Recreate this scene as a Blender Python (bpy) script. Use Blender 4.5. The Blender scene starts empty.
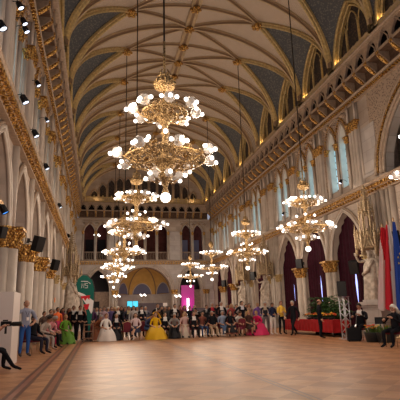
import bpy, math, random
from mathutils import Vector, Matrix
random.seed(7)
C = bpy.context.scene.collection
sc = bpy.context.scene
PI = math.pi
# ------------------------------------------------------------------ camera frame
F, CH = 470.0, 1.25
def _n(v): return v.normalized()
ay = _n(Vector((97-200, 316-200, F)))
az = Vector((150-200, -1800-200, F)); az = _n(az); az = _n(az - ay*az.dot(ay))
ax = ay.cross(az)
def ray(u, v):
    d = Vector((u-200, v-200, F)); return Vector((d.dot(ax), d.dot(ay), d.dot(az)))
def on_x(u, v, x0):
    r = ray(u, v); t = x0/r.x; return Vector((x0, r.y*t, r.z*t+CH))
def x_at(u, Y, z=1.0):
    """ground X where a thing at depth Y was measured in the photograph"""
    lo, hi = -20., 40.
    for _ in range(50):
        m = (lo+hi)/2; p = ax*m+ay*Y+az*(z-CH)
        if 200+F*p.x/p.z < u: lo = m
        else: hi = m
    return (lo+hi)/2

def z_at(u, v, Y):
    r = ray(u, v); return r.z*Y/r.y+CH

# ------------------------------------------------------------------ materials
def mat(name, col, rough=.6, metal=0., noise=0., nscale=4., col2=None, bump=0., bscale=20., emit=None, es=0., alpha=None, trans=0.):
    m = bpy.data.materials.new(name); m.use_nodes = True
    nt = m.node_tree; b = nt.nodes['Principled BSDF']
    b.inputs['Base Color'].default_value = (*col, 1); b.inputs['Roughness'].default_value = rough
    b.inputs['Metallic'].default_value = metal
    if rough >= .6: b.inputs['Specular IOR Level'].default_value = .15
    if noise > 0 or col2:
        tc = nt.nodes.new('ShaderNodeTexCoord')
        n = nt.nodes.new('ShaderNodeTexNoise'); n.inputs['Scale'].default_value = nscale; n.inputs['Detail'].default_value = 5
        nt.links.new(tc.outputs['Object'], n.inputs['Vector'])
        r = nt.nodes.new('ShaderNodeValToRGB')
        c2 = col2 or tuple(c*(1-noise) for c in col)
        r.color_ramp.elements[0].position = .35; r.color_ramp.elements[1].position = .65
        r.color_ramp.elements[0].color = (*c2, 1); r.color_ramp.elements[1].color = (*col, 1)
        nt.links.new(n.outputs['Fac'], r.inputs['Fac']); nt.links.new(r.outputs['Color'], b.inputs['Base Color'])
    if bump > 0:
        tc = nt.nodes.new('ShaderNodeTexCoord')
        n = nt.nodes.new('ShaderNodeTexNoise'); n.inputs['Scale'].default_value = bscale
        nt.links.new(tc.outputs['Object'], n.inputs['Vector'])
        bp = nt.nodes.new('ShaderNodeBump'); bp.inputs['Strength'].default_value = bump; bp.inputs['Distance'].default_value = .05
        nt.links.new(n.outputs['Fac'], bp.inputs['Height']); nt.links.new(bp.outputs['Normal'], b.inputs['Normal'])
    if emit:
        b.inputs['Emission Color'].default_value = (*emit, 1); b.inputs['Emission Strength'].default_value = es
        m.cycles.emission_sampling = 'NONE'
    if trans: b.inputs['Transmission Weight'].default_value = trans
    if alpha is not None: b.inputs['Alpha'].default_value = alpha
    return m

def stone_blocks(name, c1, c2, mortar, sx=1.0, sz=.5, rough=.55):
    """ashlar blocks running along the wall (Y/X summed so that both wall directions get courses)"""
    m = bpy.data.materials.new(name); m.use_nodes = True; nt = m.node_tree; b = nt.nodes['Principled BSDF']
    tc = nt.nodes.new('ShaderNodeTexCoord'); sp = nt.nodes.new('ShaderNodeSeparateXYZ'); nt.links.new(tc.outputs['Object'], sp.inputs[0])
    ad = nt.nodes.new('ShaderNodeMath'); ad.operation = 'ADD'; nt.links.new(sp.outputs[0], ad.inputs[0]); nt.links.new(sp.outputs[1], ad.inputs[1])
    cb = nt.nodes.new('ShaderNodeCombineXYZ'); nt.links.new(ad.outputs[0], cb.inputs[0]); nt.links.new(sp.outputs[2], cb.inputs[1])
    br = nt.nodes.new('ShaderNodeTexBrick'); br.inputs['Scale'].default_value = 1
    br.inputs['Brick Width'].default_value = sx; br.inputs['Row Height'].default_value = sz; br.inputs['Mortar Size'].default_value = .012
    br.inputs['Color1'].default_value = (*c1, 1); br.inputs['Color2'].default_value = (*c2, 1); br.inputs['Mortar'].default_value = (*mortar, 1)
    nt.links.new(cb.outputs[0], br.inputs['Vector'])
    n = nt.nodes.new('ShaderNodeTexNoise'); n.inputs['Scale'].default_value = 1.3; n.inputs['Detail'].default_value = 6
    nt.links.new(tc.outputs['Object'], n.inputs['Vector'])
    mx = nt.nodes.new('ShaderNodeMix'); mx.data_type = 'RGBA'; mx.blend_type = 'MULTIPLY'; mx.inputs[0].default_value = .55
    rp = nt.nodes.new('ShaderNodeValToRGB'); rp.color_ramp.elements[0].position = .3; rp.color_ramp.elements[1].position = .7
    rp.color_ramp.elements[0].color = (.55, .5, .47, 1); rp.color_ramp.elements[1].color = (1, 1, 1, 1)
    nt.links.new(n.outputs['Fac'], rp.inputs[0]); nt.links.new(br.outputs['Color'], mx.inputs[6]); nt.links.new(rp.outputs[0], mx.inputs[7])
    nt.links.new(mx.outputs[2], b.inputs['Base Color']); b.inputs['Roughness'].default_value = rough
    return m

def gilt(name, hi, lo, scale=14, metal=.65, rough=.38):
    """gilded carving: bright leaf, darker in the recesses"""
    m = bpy.data.materials.new(name); m.use_nodes = True; nt = m.node_tree; b = nt.nodes['Principled BSDF']
    tc = nt.nodes.new('ShaderNodeTexCoord')
    v = nt.nodes.new('ShaderNodeTexVoronoi'); v.inputs['Scale'].default_value = scale
    nt.links.new(tc.outputs['Object'], v.inputs['Vector'])
    r = nt.nodes.new('ShaderNodeValToRGB'); r.color_ramp.elements[0].position = .25; r.color_ramp.elements[1].position = .65
    r.color_ramp.elements[0].color = (*hi, 1); r.color_ramp.elements[1].color = (*lo, 1)
    nt.links.new(v.outputs['Distance'], r.inputs[0]); nt.links.new(r.outputs[0], b.inputs['Base Color'])
    bp = nt.nodes.new('ShaderNodeBump'); bp.inputs['Strength'].default_value = .7; bp.inputs['Distance'].default_value = .04; bp.invert = True
    nt.links.new(v.outputs['Distance'], bp.inputs['Height']); nt.links.new(bp.outputs[0], b.inputs['Normal'])
    b.inputs['Metallic'].default_value = metal; b.inputs['Roughness'].default_value = rough
    return m

def web_pattern(name, c1, c2, scale, kind='brick'):
    m = bpy.data.materials.new(name); m.use_nodes = True; nt = m.node_tree; b = nt.nodes['Principled BSDF']
    tc = nt.nodes.new('ShaderNodeTexCoord')
    if kind == 'brick':
        t = nt.nodes.new('ShaderNodeTexBrick'); t.inputs['Scale'].default_value = scale
        t.inputs['Color1'].default_value = (*c1, 1); t.inputs['Color2'].default_value = (*[c*.92 for c in c1], 1); t.inputs['Mortar'].default_value = (*c2, 1)
        t.inputs['Mortar Size'].default_value = .03; out = t.outputs['Color']
    elif kind == 'lattice':
        mp = nt.nodes.new('ShaderNodeMapping'); mp.inputs['Rotation'].default_value = (0, 0, PI/4); nt.links.new(tc.outputs['Object'], mp.inputs[0])
        w1 = nt.nodes.new('ShaderNodeTexWave'); w1.bands_direction = 'X'; w1.inputs['Scale'].default_value = scale
        w2 = nt.nodes.new('ShaderNodeTexWave'); w2.bands_direction = 'Y'; w2.inputs['Scale'].default_value = scale
        nt.links.new(mp.outputs[0], w1.inputs[0]); nt.links.new(mp.outputs[0], w2.inputs[0])
        mxm = nt.nodes.new('ShaderNodeMath'); mxm.operation = 'MAXIMUM'
        nt.links.new(w1.outputs['Fac'], mxm.inputs[0]); nt.links.new(w2.outputs['Fac'], mxm.inputs[1])
        r = nt.nodes.new('ShaderNodeValToRGB'); r.color_ramp.elements[0].position = .8; r.color_ramp.elements[1].position = .92
        r.color_ramp.elements[0].color = (*c1, 1); r.color_ramp.elements[1].color = (*c2, 1)
        nt.links.new(mxm.outputs[0], r.inputs[0]); out = r.outputs[0]; t = None
    else:
        t = nt.nodes.new('ShaderNodeTexVoronoi'); t.inputs['Scale'].default_value = scale
        r = nt.nodes.new('ShaderNodeValToRGB'); r.color_ramp.elements[0].position = .2; r.color_ramp.elements[1].position = .5
        r.color_ramp.elements[0].color = (*c2, 1); r.color_ramp.elements[1].color = (*c1, 1)
        nt.links.new(t.outputs['Distance'], r.inputs[0]); out = r.outputs[0]
    if t: nt.links.new(tc.outputs['Object'], t.inputs['Vector'])
    nt.links.new(out, b.inputs['Base Color']); b.inputs['Roughness'].default_value = .75
    return m

def parquet():
    m = bpy.data.materials.new('parquet'); m.use_nodes = True; nt = m.node_tree; b = nt.nodes['Principled BSDF']
    tc = nt.nodes.new('ShaderNodeTexCoord')
    mp = nt.nodes.new('ShaderNodeMapping'); mp.inputs['Rotation'].default_value = (0, 0, PI/4); nt.links.new(tc.outputs['Object'], mp.inputs[0])
    ck = nt.nodes.new('ShaderNodeTexChecker'); ck.inputs['Scale'].default_value = 1.6
    ck.inputs['Color1'].default_value = (.53, .265, .125, 1); ck.inputs['Color2'].default_value = (.40, .185, .085, 1); nt.links.new(mp.outputs[0], ck.inputs[0])
    br = nt.nodes.new('ShaderNodeTexBrick'); br.inputs['Scale'].default_value = 1; br.inputs['Brick Width'].default_value = .6; br.inputs['Row Height'].default_value = .09
    br.inputs['Color1'].default_value = (1, 1, 1, 1); br.inputs['Color2'].default_value = (.78, .72, .68, 1); br.inputs['Mortar'].default_value = (.5, .4, .33, 1); br.inputs['Mortar Size'].default_value = .004
    nt.links.new(mp.outputs[0], br.inputs[0])
    mx = nt.nodes.new('ShaderNodeMix'); mx.data_type = 'RGBA'; mx.blend_type = 'MULTIPLY'; mx.inputs[0].default_value = .7
    nt.links.new(ck.outputs[0], mx.inputs[6]); nt.links.new(br.outputs[0], mx.inputs[7])
    n = nt.nodes.new('ShaderNodeTexNoise'); n.inputs['Scale'].default_value = .7; n.inputs['Detail'].default_value = 6; nt.links.new(tc.outputs['Object'], n.inputs[0])
    r = nt.nodes.new('ShaderNodeValToRGB'); r.color_ramp.elements[0].color = (.72, .68, .66, 1); r.color_ramp.elements[1].color = (1, 1, 1, 1)
    r.color_ramp.elements[0].position = .35; r.color_ramp.elements[1].position = .65; nt.links.new(n.outputs[0], r.inputs[0])
    m2 = nt.nodes.new('ShaderNodeMix'); m2.data_type = 'RGBA'; m2.blend_type = 'MULTIPLY'; m2.inputs[0].default_value = .7
    nt.links.new(mx.outputs[2], m2.inputs[6]); nt.links.new(r.outputs[0], m2.inputs[7]); nt.links.new(m2.outputs[2], b.inputs['Base Color'])
    n2 = nt.nodes.new('ShaderNodeTexNoise'); n2.inputs['Scale'].default_value = 2.5; n2.inputs['Detail'].default_value = 4; nt.links.new(tc.outputs['Object'], n2.inputs[0])
    mr = nt.nodes.new('ShaderNodeMapRange'); mr.inputs[3].default_value = .33; mr.inputs[4].default_value = .5; b.inputs['Specular IOR Level'].default_value = .38; nt.links.new(n2.outputs[0], mr.inputs[0])
    nt.links.new(mr.outputs[0], b.inputs['Roughness'])
    bp = nt.nodes.new('ShaderNodeBump'); bp.inputs['Strength'].default_value = .12; bp.inputs['Distance'].default_value = .01
    nt.links.new(n2.outputs[0], bp.inputs['Height']); nt.links.new(bp.outputs[0], b.inputs['Normal'])
    return m

M = {}
M['stone'] = stone_blocks('stone', (.50, .405, .335), (.41, .325, .27), (.30, .23, .19), 1.5, .75)
M['pale'] = stone_blocks('pale_stone', (.54, .48, .45), (.46, .41, .39), (.36, .32, .30), 1.2, .6)
M['shaft'] = mat('shaft_stone', (.53, .44, .37), .5, noise=.2, nscale=1.5)
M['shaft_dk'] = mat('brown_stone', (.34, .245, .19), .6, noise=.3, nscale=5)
M['moulding'] = mat('moulding_stone', (.38, .27, .19), .55, noise=.3, nscale=6)
M['statue'] = mat('weathered_marble', (.56, .47, .39), .6, noise=.45, nscale=5, bump=.5, bscale=9)
M['backing'] = mat('dark_brown_backing', (.13, .075, .05), .8, noise=.4, nscale=6)  # dark brown tone between the corbels
M['marble'] = mat('white_marble', (.70, .66, .60), .5, noise=.2, nscale=2)
M['carved'] = web_pattern('carved_stone', (.36, .26, .19), (.13, .085, .06), 9, 'vor')
M['gold'] = gilt('gilt_leaf', (.85, .50, .13), (.22, .10, .03))
M['gold_fine'] = gilt('gilt_bronze', (.64, .42, .18), (.16, .09, .03), 24, .35, .45)
M['gold_tone'] = mat('ochre_gilt_and_glow', (.58, .42, .19), .5, .2, noise=.35, nscale=8)
M['rib'] = mat('rib_paint', (.50, .36, .215), .5, noise=.2, nscale=3)
M['rib_dk'] = mat('rib_band', (.24, .155, .095), .6)
M['web'] = web_pattern('vault_plaster', (.50, .395, .31), (.36, .28, .215), 3.2)
M['web_blue'] = web_pattern('vault_slate_paint', (.068, .072, .082), (.15, .14, .13), 9, 'vor')
M['lattice'] = web_pattern('vault_lattice', (.42, .33, .255), (.22, .15, .10), 1.4, 'lattice')
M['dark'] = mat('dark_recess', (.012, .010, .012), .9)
M['dark_red'] = mat('dark_red_wall', (.10, .030, .026), .8, noise=.4, nscale=3)
M['grate'] = web_pattern('dark_tracery', (.035, .028, .03), (.12, .075, .05), 7, 'vor')
M['portal_dark'] = mat('portal_dark_wall', (.055, .045, .05), .8)
M['ochre'] = mat('ochre_dome', (.56, .34, .10), .6, noise=.15, nscale=2)
M['slate'] = mat('slate_blue_wall', (.14, .14, .22), .7)
M['curtain'] = mat('maroon_velvet', (.042, .005, .014), .85, noise=.4, nscale=3)
M['glass'] = mat('window_daylight', (.3, .5, .6), .2, emit=(.30, .68, .86), es=1.9)
M['glass'].cycles.emission_sampling = 'AUTO'
M['slit'] = mat('daylight_slit', (.3, .3, .6), .2, emit=(.42, .46, 1.0), es=2.2)
M['lead'] = mat('window_lead', (.03, .03, .035), .5)
M['bulb'] = mat('lit_bulb', (1, 1, 1), .3, emit=(1, .93, .85), es=3.2)
M['shade'] = mat('lit_glass_shade', (.62, .58, .55), .12, emit=(1, .86, .72), es=.03, alpha=.42)
M['black'] = mat('black_matte', (.012, .012, .014), .6)
M['black_metal'] = mat('black_metal', (.02, .02, .022), .4, .3)
M['iron'] = mat('dark_iron_rod', (.03, .022, .018), .5, .5)
M['alu'] = mat('aluminium', (.62, .62, .66), .35, .8)
M['floor'] = parquet()
M['inlay'] = mat('dark_wood_inlay', (.13, .045, .03), .35, noise=.3)
M['inlay_red'] = mat('red_wood_inlay', (.34, .12, .065), .3, noise=.2)
M['white_panel'] = mat('white_painted_board', (.72, .64, .60), .5)
M['red_cloth'] = mat('red_tablecloth', (.42, .018, .022), .8, noise=.25, nscale=5)
M['green'] = mat('leaf_green', (.035, .085, .028), .6, noise=.4, nscale=9)
M['green_lt'] = mat('light_leaf', (.12, .22, .05), .6, noise=.4, nscale=9)
M['petal_o'] = mat('orange_petal', (.80, .26, .04), .6)
M['petal_r'] = mat('red_petal', (.65, .04, .04), .6)
M['petal_y'] = mat('yellow_petal', (.80, .55, .06), .6)
M['pot'] = mat('dark_planter', (.035, .045, .05), .5)
M['flag_red'] = mat('flag_red', (.62, .025, .04), .7); M['flag_white'] = mat('flag_white', (.80, .76, .76), .7)
M['flag_blue'] = mat('flag_blue', (.02, .06, .33), .7); M['flag_yellow'] = mat('flag_yellow', (.8, .6, .05), .7)
M['flag_green'] = mat('banner_green', (.012, .125, .10), .65)
M['grey_screen'] = mat('grey_partition', (.115, .095, .115), .75)
M['screen'] = mat('lit_screen', (.05, .3, .4), .3, emit=(.05, .62, .85), es=1.0)
M['magenta'] = mat('magenta_lit_panel', (.35, .02, .22), .5, emit=(.55, .02, .32), es=.14)
M['lens'] = mat('lit_lens', (.8, .85, 1), .2, emit=(.72, .82, 1), es=2.2)
M['lens_blue'] = mat('blue_lens', (.2, .4, .9), .2, emit=(.05, .3, .9), es=1.2)
M['chair_red'] = mat('maroon_upholstery', (.13, .02, .03), .8)
M['chair_gold'] = mat('gilt_chair_frame', (.38, .24, .12), .4, .4)
M['wood'] = mat('brown_wood', (.20, .095, .05), .5, noise=.3)
M['orange'] = mat('orange_sign', (.85, .22, .03), .5)

# ------------------------------------------------------------------ mesh builder
class MB:
    def __init__(s, f=None): s.v, s.f, s.m, s.fn = [], [], [], f
    def add(s, vs, fs, mi=0):
        o = len(s.v)
        for p in vs: s.v.append(tuple(s.fn(*p)) if s.fn else tuple(p))
        for q in fs: s.f.append(tuple(i+o for i in q)); s.m.append(mi)
    def box(s, c, d, mi=0, rz=0., taper=1.):
        x, y, z = d[0]/2, d[1]/2, d[2]/2; vs = []
        for k, t in ((-1, 1.), (1, taper)):
            for i, j in ((-1, -1), (1, -1), (1, 1), (-1, 1)):
                a, b_ = i*x*t, j*y*t
                vs.append((c[0]+a*math.cos(rz)-b_*math.sin(rz), c[1]+a*math.sin(rz)+b_*math.cos(rz), c[2]+k*z))
        s.add(vs, [(0, 3, 2, 1), (4, 5, 6, 7), (0, 1, 5, 4), (1, 2, 6, 5), (2, 3, 7, 6), (3, 0, 4, 7)], mi)
    def rng(s, a0, a1, b0, b1, c0, c1, mi=0): s.box(((a0+a1)/2, (b0+b1)/2, (c0+c1)/2), (abs(a1-a0), abs(b1-b0), abs(c1-c0)), mi)
    def quad(s, a, b, c, d, mi=0): s.add([a, b, c, d], [(0, 1, 2, 3)], mi)
    def lathe(s, prof, c=(0, 0, 0), n=12, mi=0, rot=0., sx=1., sy=1.):
        vs, fs = [], []
        for r, z in prof:
            for k in range(n):
                a = 2*PI*k/n+rot; vs.append((c[0]+r*sx*math.cos(a), c[1]+r*sy*math.sin(a), c[2]+z))
        for i in range(len(prof)-1):
            for k in range(n): fs.append((i*n+k, i*n+(k+1) % n, (i+1)*n+(k+1) % n, (i+1)*n+k))
        fs.append(tuple(range(n))[::-1]); fs.append(tuple(range((len(prof)-1)*n, len(prof)*n)))
        s.add(vs, fs, mi)
    def ball(s, c, r, mi=0, n=10, sx=1, sy=1, sz=1):
        s.lathe([(r*math.sin(PI*i/8+1e-3)*1, -r*math.cos(PI*i/8)*sz) for i in range(9)], c, n, mi, 0, sx, sy)
    def tube(s, pts, rad, n=6, mi=0, closed=False, flat=1.):
        P = [Vector(p) for p in pts]; N = len(P)
        if not hasattr(rad, '__len__'): rad = [rad]*N
        vs, fs = [], []; up = None
        for i in range(N):
            t = (P[(i+1) % N]-P[i-1]) if closed else (P[min(i+1, N-1)]-P[max(i-1, 0)])
            if t.length < 1e-9: t = Vector((0, 0, 1))
            t.normalize()
            if up is None:
                up = Vector((0, 0, 1)) if abs(t.z) < .9 else Vector((1, 0, 0))
            sd = t.cross(up)
            if sd.length < 1e-6: sd = t.cross(Vector((0, 1, 0)))
            sd.normalize(); up = sd.cross(t).normalized()
            for k in range(n):
                a = 2*PI*(k+.5)/n; vs.append(P[i]+sd*math.cos(a)*rad[i]*flat+up*math.sin(a)*rad[i])
        for i in range(N if closed else N-1):
            j = (i+1) % N
            for k in range(n): fs.append((i*n+k, i*n+(k+1) % n, j*n+(k+1) % n, j*n+k))
        if not closed: fs.append(tuple(range(n))[::-1]); fs.append(tuple(range((N-1)*n, N*n)))
        s.add(vs, fs, mi)
    def build(s, name, mats, parent=None, smooth=False, kind=None):
        me = bpy.data.meshes.new(name); me.from_pydata(s.v, [], s.f)
        if not isinstance(mats, (list, tuple)): mats = [mats]
        for m in mats: me.materials.append(M[m] if isinstance(m, str) else m)
        if len(mats) > 1: me.polygons.foreach_set('material_index', s.m)
        import bmesh
        b = bmesh.new(); b.from_mesh(me); bmesh.ops.recalc_face_normals(b, faces=b.faces); b.to_mesh(me); b.free()
        if smooth: me.polygons.foreach_set('use_smooth', [True]*len(me.polygons))
        me.update()
        o = bpy.data.objects.new(name, me); C.objects.link(o)
        if parent: o.parent = parent
        if kind: o['kind'] = kind
        return o
def tag(o, label=None, cat=None, group=None, kind=None):
    if label: o['label'] = label
    if cat: o['category'] = cat
    if group: o['group'] = group
    if kind: o['kind'] = kind
    return o
def empty(name, loc=(0, 0, 0), rz=0.):
    o = bpy.data.objects.new(name, None); C.objects.link(o); o.location = loc; o.rotation_euler = (0, 0, rz); o.empty_display_size = .2
    return o
def kids(o): return [x for x in bpy.data.objects if x.parent == o]
def tree_of(o): return (o, [tree_of(c) for c in kids(o)])
def copy_tree(t, parent=None):
    o, ch = t; c = o.copy(); C.objects.link(c)
    if parent: c.parent = parent
    for k in ch: copy_tree(k, c)
    return c
def light(name, loc, energy, col, r=.3, typ='POINT', size=None, rot=None, parent=None):
    l = bpy.data.lights.new(name, typ); l.energy = energy; l.color = col
    if typ == 'POINT': l.shadow_soft_size = r
    if typ == 'AREA': l.shape = 'RECTANGLE'; l.size, l.size_y = size
    o = bpy.data.objects.new(name, l); C.objects.link(o); o.location = loc
    if rot: o.rotation_euler = rot
    if parent: o.parent = parent
    return o

# ------------------------------------------------------------------ the hall: x 5.6 is its long axis
XC, END = 5.6, 58.0
def RW(s, d, z): return (XC+8.1+d, s, z)        # right wall: s along the hall, d into the wall, z up
def LW(s, d, z): return (XC-8.1-d, s, z)
def EW(s, d, z): return (s, END+d, z)
def pointed(w, h, n=7):
    c = (h*h-w*w)/(2*w); R = c+w; a1 = math.atan2(h, -c); out = []
    for i in range(n+1):
        a = PI+(a1-PI)*i/n; out.append((c+R*math.cos(a), R*math.sin(a)))
    out[0] = (-w, 0.); out[-1] = (0., h)
    return out+[(-x, z) for x, z in out[-2::-1]]
def rounded(w, h, n=14): return [(-w*math.cos(PI*i/n), h*math.sin(PI*i/n)) for i in range(n+1)]
def arcade(mb, s0, s1, z0, z1, ops, d0, d1, mi=0, rmi=0):
    """wall slab from s0 to s1 with openings (centre, half width, sill, spring, rise[, round]) cut through, and their reveals"""
    cur = s0
    for op in ops:
        c, w, zb, zs, h = op[:5]; pr = (rounded if len(op) > 5 else pointed)(w, h); rq = op[6] if len(op) > 6 else rmi
        mb.quad((cur, d0, z0), (c-w, d0, z0), (c-w, d0, z1), (cur, d0, z1), mi)
        if zb > z0: mb.quad((c-w, d0, z0), (c+w, d0, z0), (c+w, d0, zb), (c-w, d0, zb), mi); mb.quad((c-w, d0, zb), (c+w, d0, zb), (c+w, d1, zb), (c-w, d1, zb), rmi)
        for (xa, za), (xb, zz) in zip(pr, pr[1:]):
            mb.quad((c+xa, d0, zs+za), (c+xb, d0, zs+zz), (c+xb, d0, z1), (c+xa, d0, z1), mi)
            mb.quad((c+xa, d0, zs+za), (c+xb, d0, zs+zz), (c+xb, d1, zs+zz), (c+xa, d1, zs+za), rq)
        for sg in (-1, 1): mb.quad((c+sg*w, d0, zb), (c+sg*w, d0, zs), (c+sg*w, d1, zs), (c+sg*w, d1, zb), rq)
        cur = c+w
    mb.quad((cur, d0, z0), (s1, d0, z0), (s1, d0, z1), (cur, d0, z1), mi)
    mb.quad((s0, d0, z1), (s1, d0, z1), (s1, d1, z1), (s0, d1, z1), mi)
def arch_roll(mb, c, w, zb, zs, h, d, r, mi=0, rnd=False, n=5):
    pr = (rounded if rnd else pointed)(w, h)
    mb.tube([(c-w, d, zb)]+[(c+x, d, zs+z) for x, z in pr]+[(c+w, d, zb)], r, n, mi)
def studs(mb, c, w, zs, h, d, r, step, mi=0, zb=None):
    pr = pointed(w, h, 10); L = []
    if zb is not None: L += [(-w, zb-zs+k*step) for k in range(int((zs-zb)/step))]
    L += pr
    if zb is not None: L += [(w, zb-zs+k*step) for k in range(int((zs-zb)/step))]
    acc = 0.; last = None
    for a, b in zip(pr, pr[1:]):
        seg = math.hypot(b[0]-a[0], b[1]-a[1]); t = 0
        while acc+seg-t >= step:
            t += step-acc if t == 0 else step; acc = 0.
            if t > seg: break
            q = t/seg; mb.box((c+a[0]+(b[0]-a[0])*q, d, zs+a[1]+(b[1]-a[1])*q), (r*2, r*2, r*2), mi)
        acc = (acc+seg-t) if t == 0 else max(0, seg-t)
def leaf_capital(mb, s, d, z0, z1, r, mi=0, sq=True):
    h = z1-z0
    mb.lathe([(r*.82, 0), (r*.95, h*.05), (r*.85, h*.12), (r*.95, h*.45), (r*1.25, h*.8), (r*1.35, h*.86)], (s, d, z0), 10, mi)
    for ring, (zz, rr, n) in enumerate(((.32, 1.02, 8), (.66, 1.24, 8))):
        for k in range(n):
            a = 2*PI*(k+.5*ring)/n; cx, cy = s+r*rr*math.cos(a), d+r*rr*math.sin(a)
            mb.tube([(s+r*.8*math.cos(a), d+r*.8*math.sin(a), z0+h*(zz-.28)), (cx, cy, z0+h*zz), (s+r*(rr+.2)*math.cos(a), d+r*(rr+.2)*math.sin(a), z0+h*(zz+.06)), (s+r*(rr+.22)*math.cos(a), d+r*(rr+.22)*math.sin(a), z0+h*(zz-.06))], [r*.16, r*.2, r*.14, r*.08], 4, mi)
    if sq: mb.box((s, d, z1-h*.07), (r*2.75, r*2.75, h*.14), mi)

def side_wall(fn, name, centres, cols, piers, wins, blind, curtains, big=None):
    root = empty(name); root['kind'] = 'structure'
    # ground arcade
    mb = MB(fn); hw = 1.85
    arcade(mb, 2, END+.5, 0, 7.3, [(c, hw, 0, 4.1, 2.8) for c in centres], .5, 1.05, 0, 1)
    mb.build('arcade', ['stone', 'shaft'], root)
    mb = MB(fn)
    for c in centres:
        arch_roll(mb, c, hw+.02, 3.9, 4.1, 2.82, .47, .07); arch_roll(mb, c, hw+.14, 3.9, 4.1, 2.96, .44, .07)
        arch_roll(mb, c, hw+.30, 3.9, 4.1, 3.08, .45, .06, 1)
    mb.build('arch_moulding', ['shaft', 'moulding'], root, True)
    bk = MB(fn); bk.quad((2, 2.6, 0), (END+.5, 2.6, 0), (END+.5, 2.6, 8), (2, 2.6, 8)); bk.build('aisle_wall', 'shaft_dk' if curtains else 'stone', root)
    # clustered columns between the arches
    for s in cols:
        if s is None: continue
        c = MB(fn)
        for ds, dd, r in ((0, .40, .27), (-.30, .56, .17), (.30, .56, .17)):
            c.lathe([(r*1.3, 0), (r*1.3, .25), (r*1.18, .32), (r*1.22, .42), (r*1.03, .5), (r, .6), (r*.95, 3.5)], (s+ds, dd, 0), 12)
            c.tube([(s+ds, dd+.05, 4.1), (s+ds, dd+.05, 5.4 if ds else 7.3)], r*.62, 6)
        col = c.build('column', 'shaft', root, True)
        g = MB(fn); leaf_capital(g, s, .38, 3.5, 4.2, .30)
        leaf_capital(g, s-.31, .56, 3.5, 4.2, .18); leaf_capital(g, s+.31, .56, 3.5, 4.2, .18)
        g.build('capital', 'gold', col)
    for s0, s1 in piers:
        c = MB(fn)
        n = max(2, int((s1-s0)/.42))
        for k in range(n+1):
            s = s0+.12+(s1-s0-.24)*k/n
            r = .13 if k % 2 else .17
            c.lathe([(r*1.5, 0), (r*1.5, .3), (r*1.1, .45), (r, .5), (r, 7.3)], (s, .44, 0), 8)
        p = c.build('pier', 'shaft', root, True)
        g = MB(fn)
        for k in (0, 1): leaf_capital(g, s0+.15+(s1-s0-.3)*k, .42, 3.5, 4.1, .22)
        g.build('pier_capital', 'gold_tone', p)
    # cornice below the windows
    mb = MB(fn)
    mb.rng(2, END+.3, -.0, .6, 7.52, 7.72); mb.rng(2, END+.3, .12, .6, 7.3, 7.52); mb.rng(2, END+.3, .26, .6, 7.12, 7.3)
    mb.tube([(2, .02, 7.66), (END, .02, 7.66)], .07, 6)
    co = mb.build('cornice', 'moulding', root)
    mb = MB(fn); mb.rng(2, END+.2, .045, .3, 7.36, 7.5)
    k = 2.3
    while k < END: mb.box((k, .1, 7.42), (.17, .22, .16)); mb.box((k+.14, .2, 7.24), (.1, .2, .12)); k += .3
    mb.build('gilded_leaf_band', 'gold', co)
    # upper storey
    mb = MB(fn); ops = []
    if big: ops.append((big[0], big[1], 7.9, 8.0, big[2], 1, 0))
    for c in wins: ops += [(c-.68, .44, 8.3, 11.05, 1.05), (c+.68, .44, 8.3, 11.05, 1.05)]
    arcade(mb, 2, END+.5, 7.7, 12.95, ops, .5, .95, 0, 1)
    mb.build('upper_wall', ['stone', 'marble'], root)
    mb = MB(fn); md = MB(fn); cap = MB(fn); cv = MB(fn)
    for c in wins:
        for k in (-.68, .68):
            arch_roll(mb, c+k, .48, 8.3, 11.05, 1.12, .47, .05)
            arch_roll(md, c+k, .60, 11.0, 11.05, 1.30, .44, .05, 0); studs(cap, c+k, .72, 11.1, 1.45, .42, .05, .17)
        for k in (-1.25, 0, 1.25):
            mb.tube([(c+k, .40, 8.0), (c+k, .40, 10.75)], .10, 8); leaf_capital(cap, c+k, .40, 10.7, 11.12, .13)
        arcade(cv, c-1.5, c+1.5, 11.1, 12.8, [(c-.68, .62, 11.1, 11.1, 1.25), (c+.68, .62, 11.1, 11.1, 1.25)], .46, .5)
    cv.build('spandrel_panel', 'carved', root)
    up = mb.build('window_shafts', 'shaft', root, True); md.build('window_hood', 'moulding', root, True)
    # pilasters between window pairs
    allb = sorted(blind)
    pl = MB(fn)
    for s in allb:
        for ds in (-.3, 0, .3): pl.lathe([(.17, 0), (.17, .3), (.12, .4), (.115, 3.4), (.115, 3.6)], (s+ds, .33, 7.75), 8)
        pl.rng(s-.45, s+.45, .38, .55, 7.75, 12.9)
        for ds in (-.38, .38): pl.tube([(s+ds, .3, 11.6), (s+ds, .3, 12.9)], .07, 6)
        for ds in (-.3, 0, .3): leaf_capital(cap, s+ds, .33, 11.1, 11.65, .15)
        cap.rng(s-.5, s+.5, .16, .5, 11.58, 11.68)
    pl.build('pilaster_cluster', 'shaft', root, True)
    cp = cap.build('gilded_capital_band', 'gold', root)
    sp = MB(fn)
    for c in wins:
        for k in (-1.68, 1.68):
            sp.rng(c+k-.16, c+k+.16, .46, .5, 8.5, 12.7)
        pr = [(-1.42, 0)]+[(x, z) for x, z in pointed(1.36, 1.5)]+[(1.42, 0)]
        sp.tube([(c+x, .43, 11.3+z*.95) for x, z in pr[1:-1]], .05, 5)
        for x, z in ((0, 1.15), (-1.2, 1.3), (1.2, 1.3), (-.9, 1.42), (.9, 1.42)): sp.lathe([(.01, -.15), (.15, -.06), (.15, .06), (.01, .15)], (c+x, .45, 11.2+z), 6)
    sp.build('carved_spandrel', 'carved', root)
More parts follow.
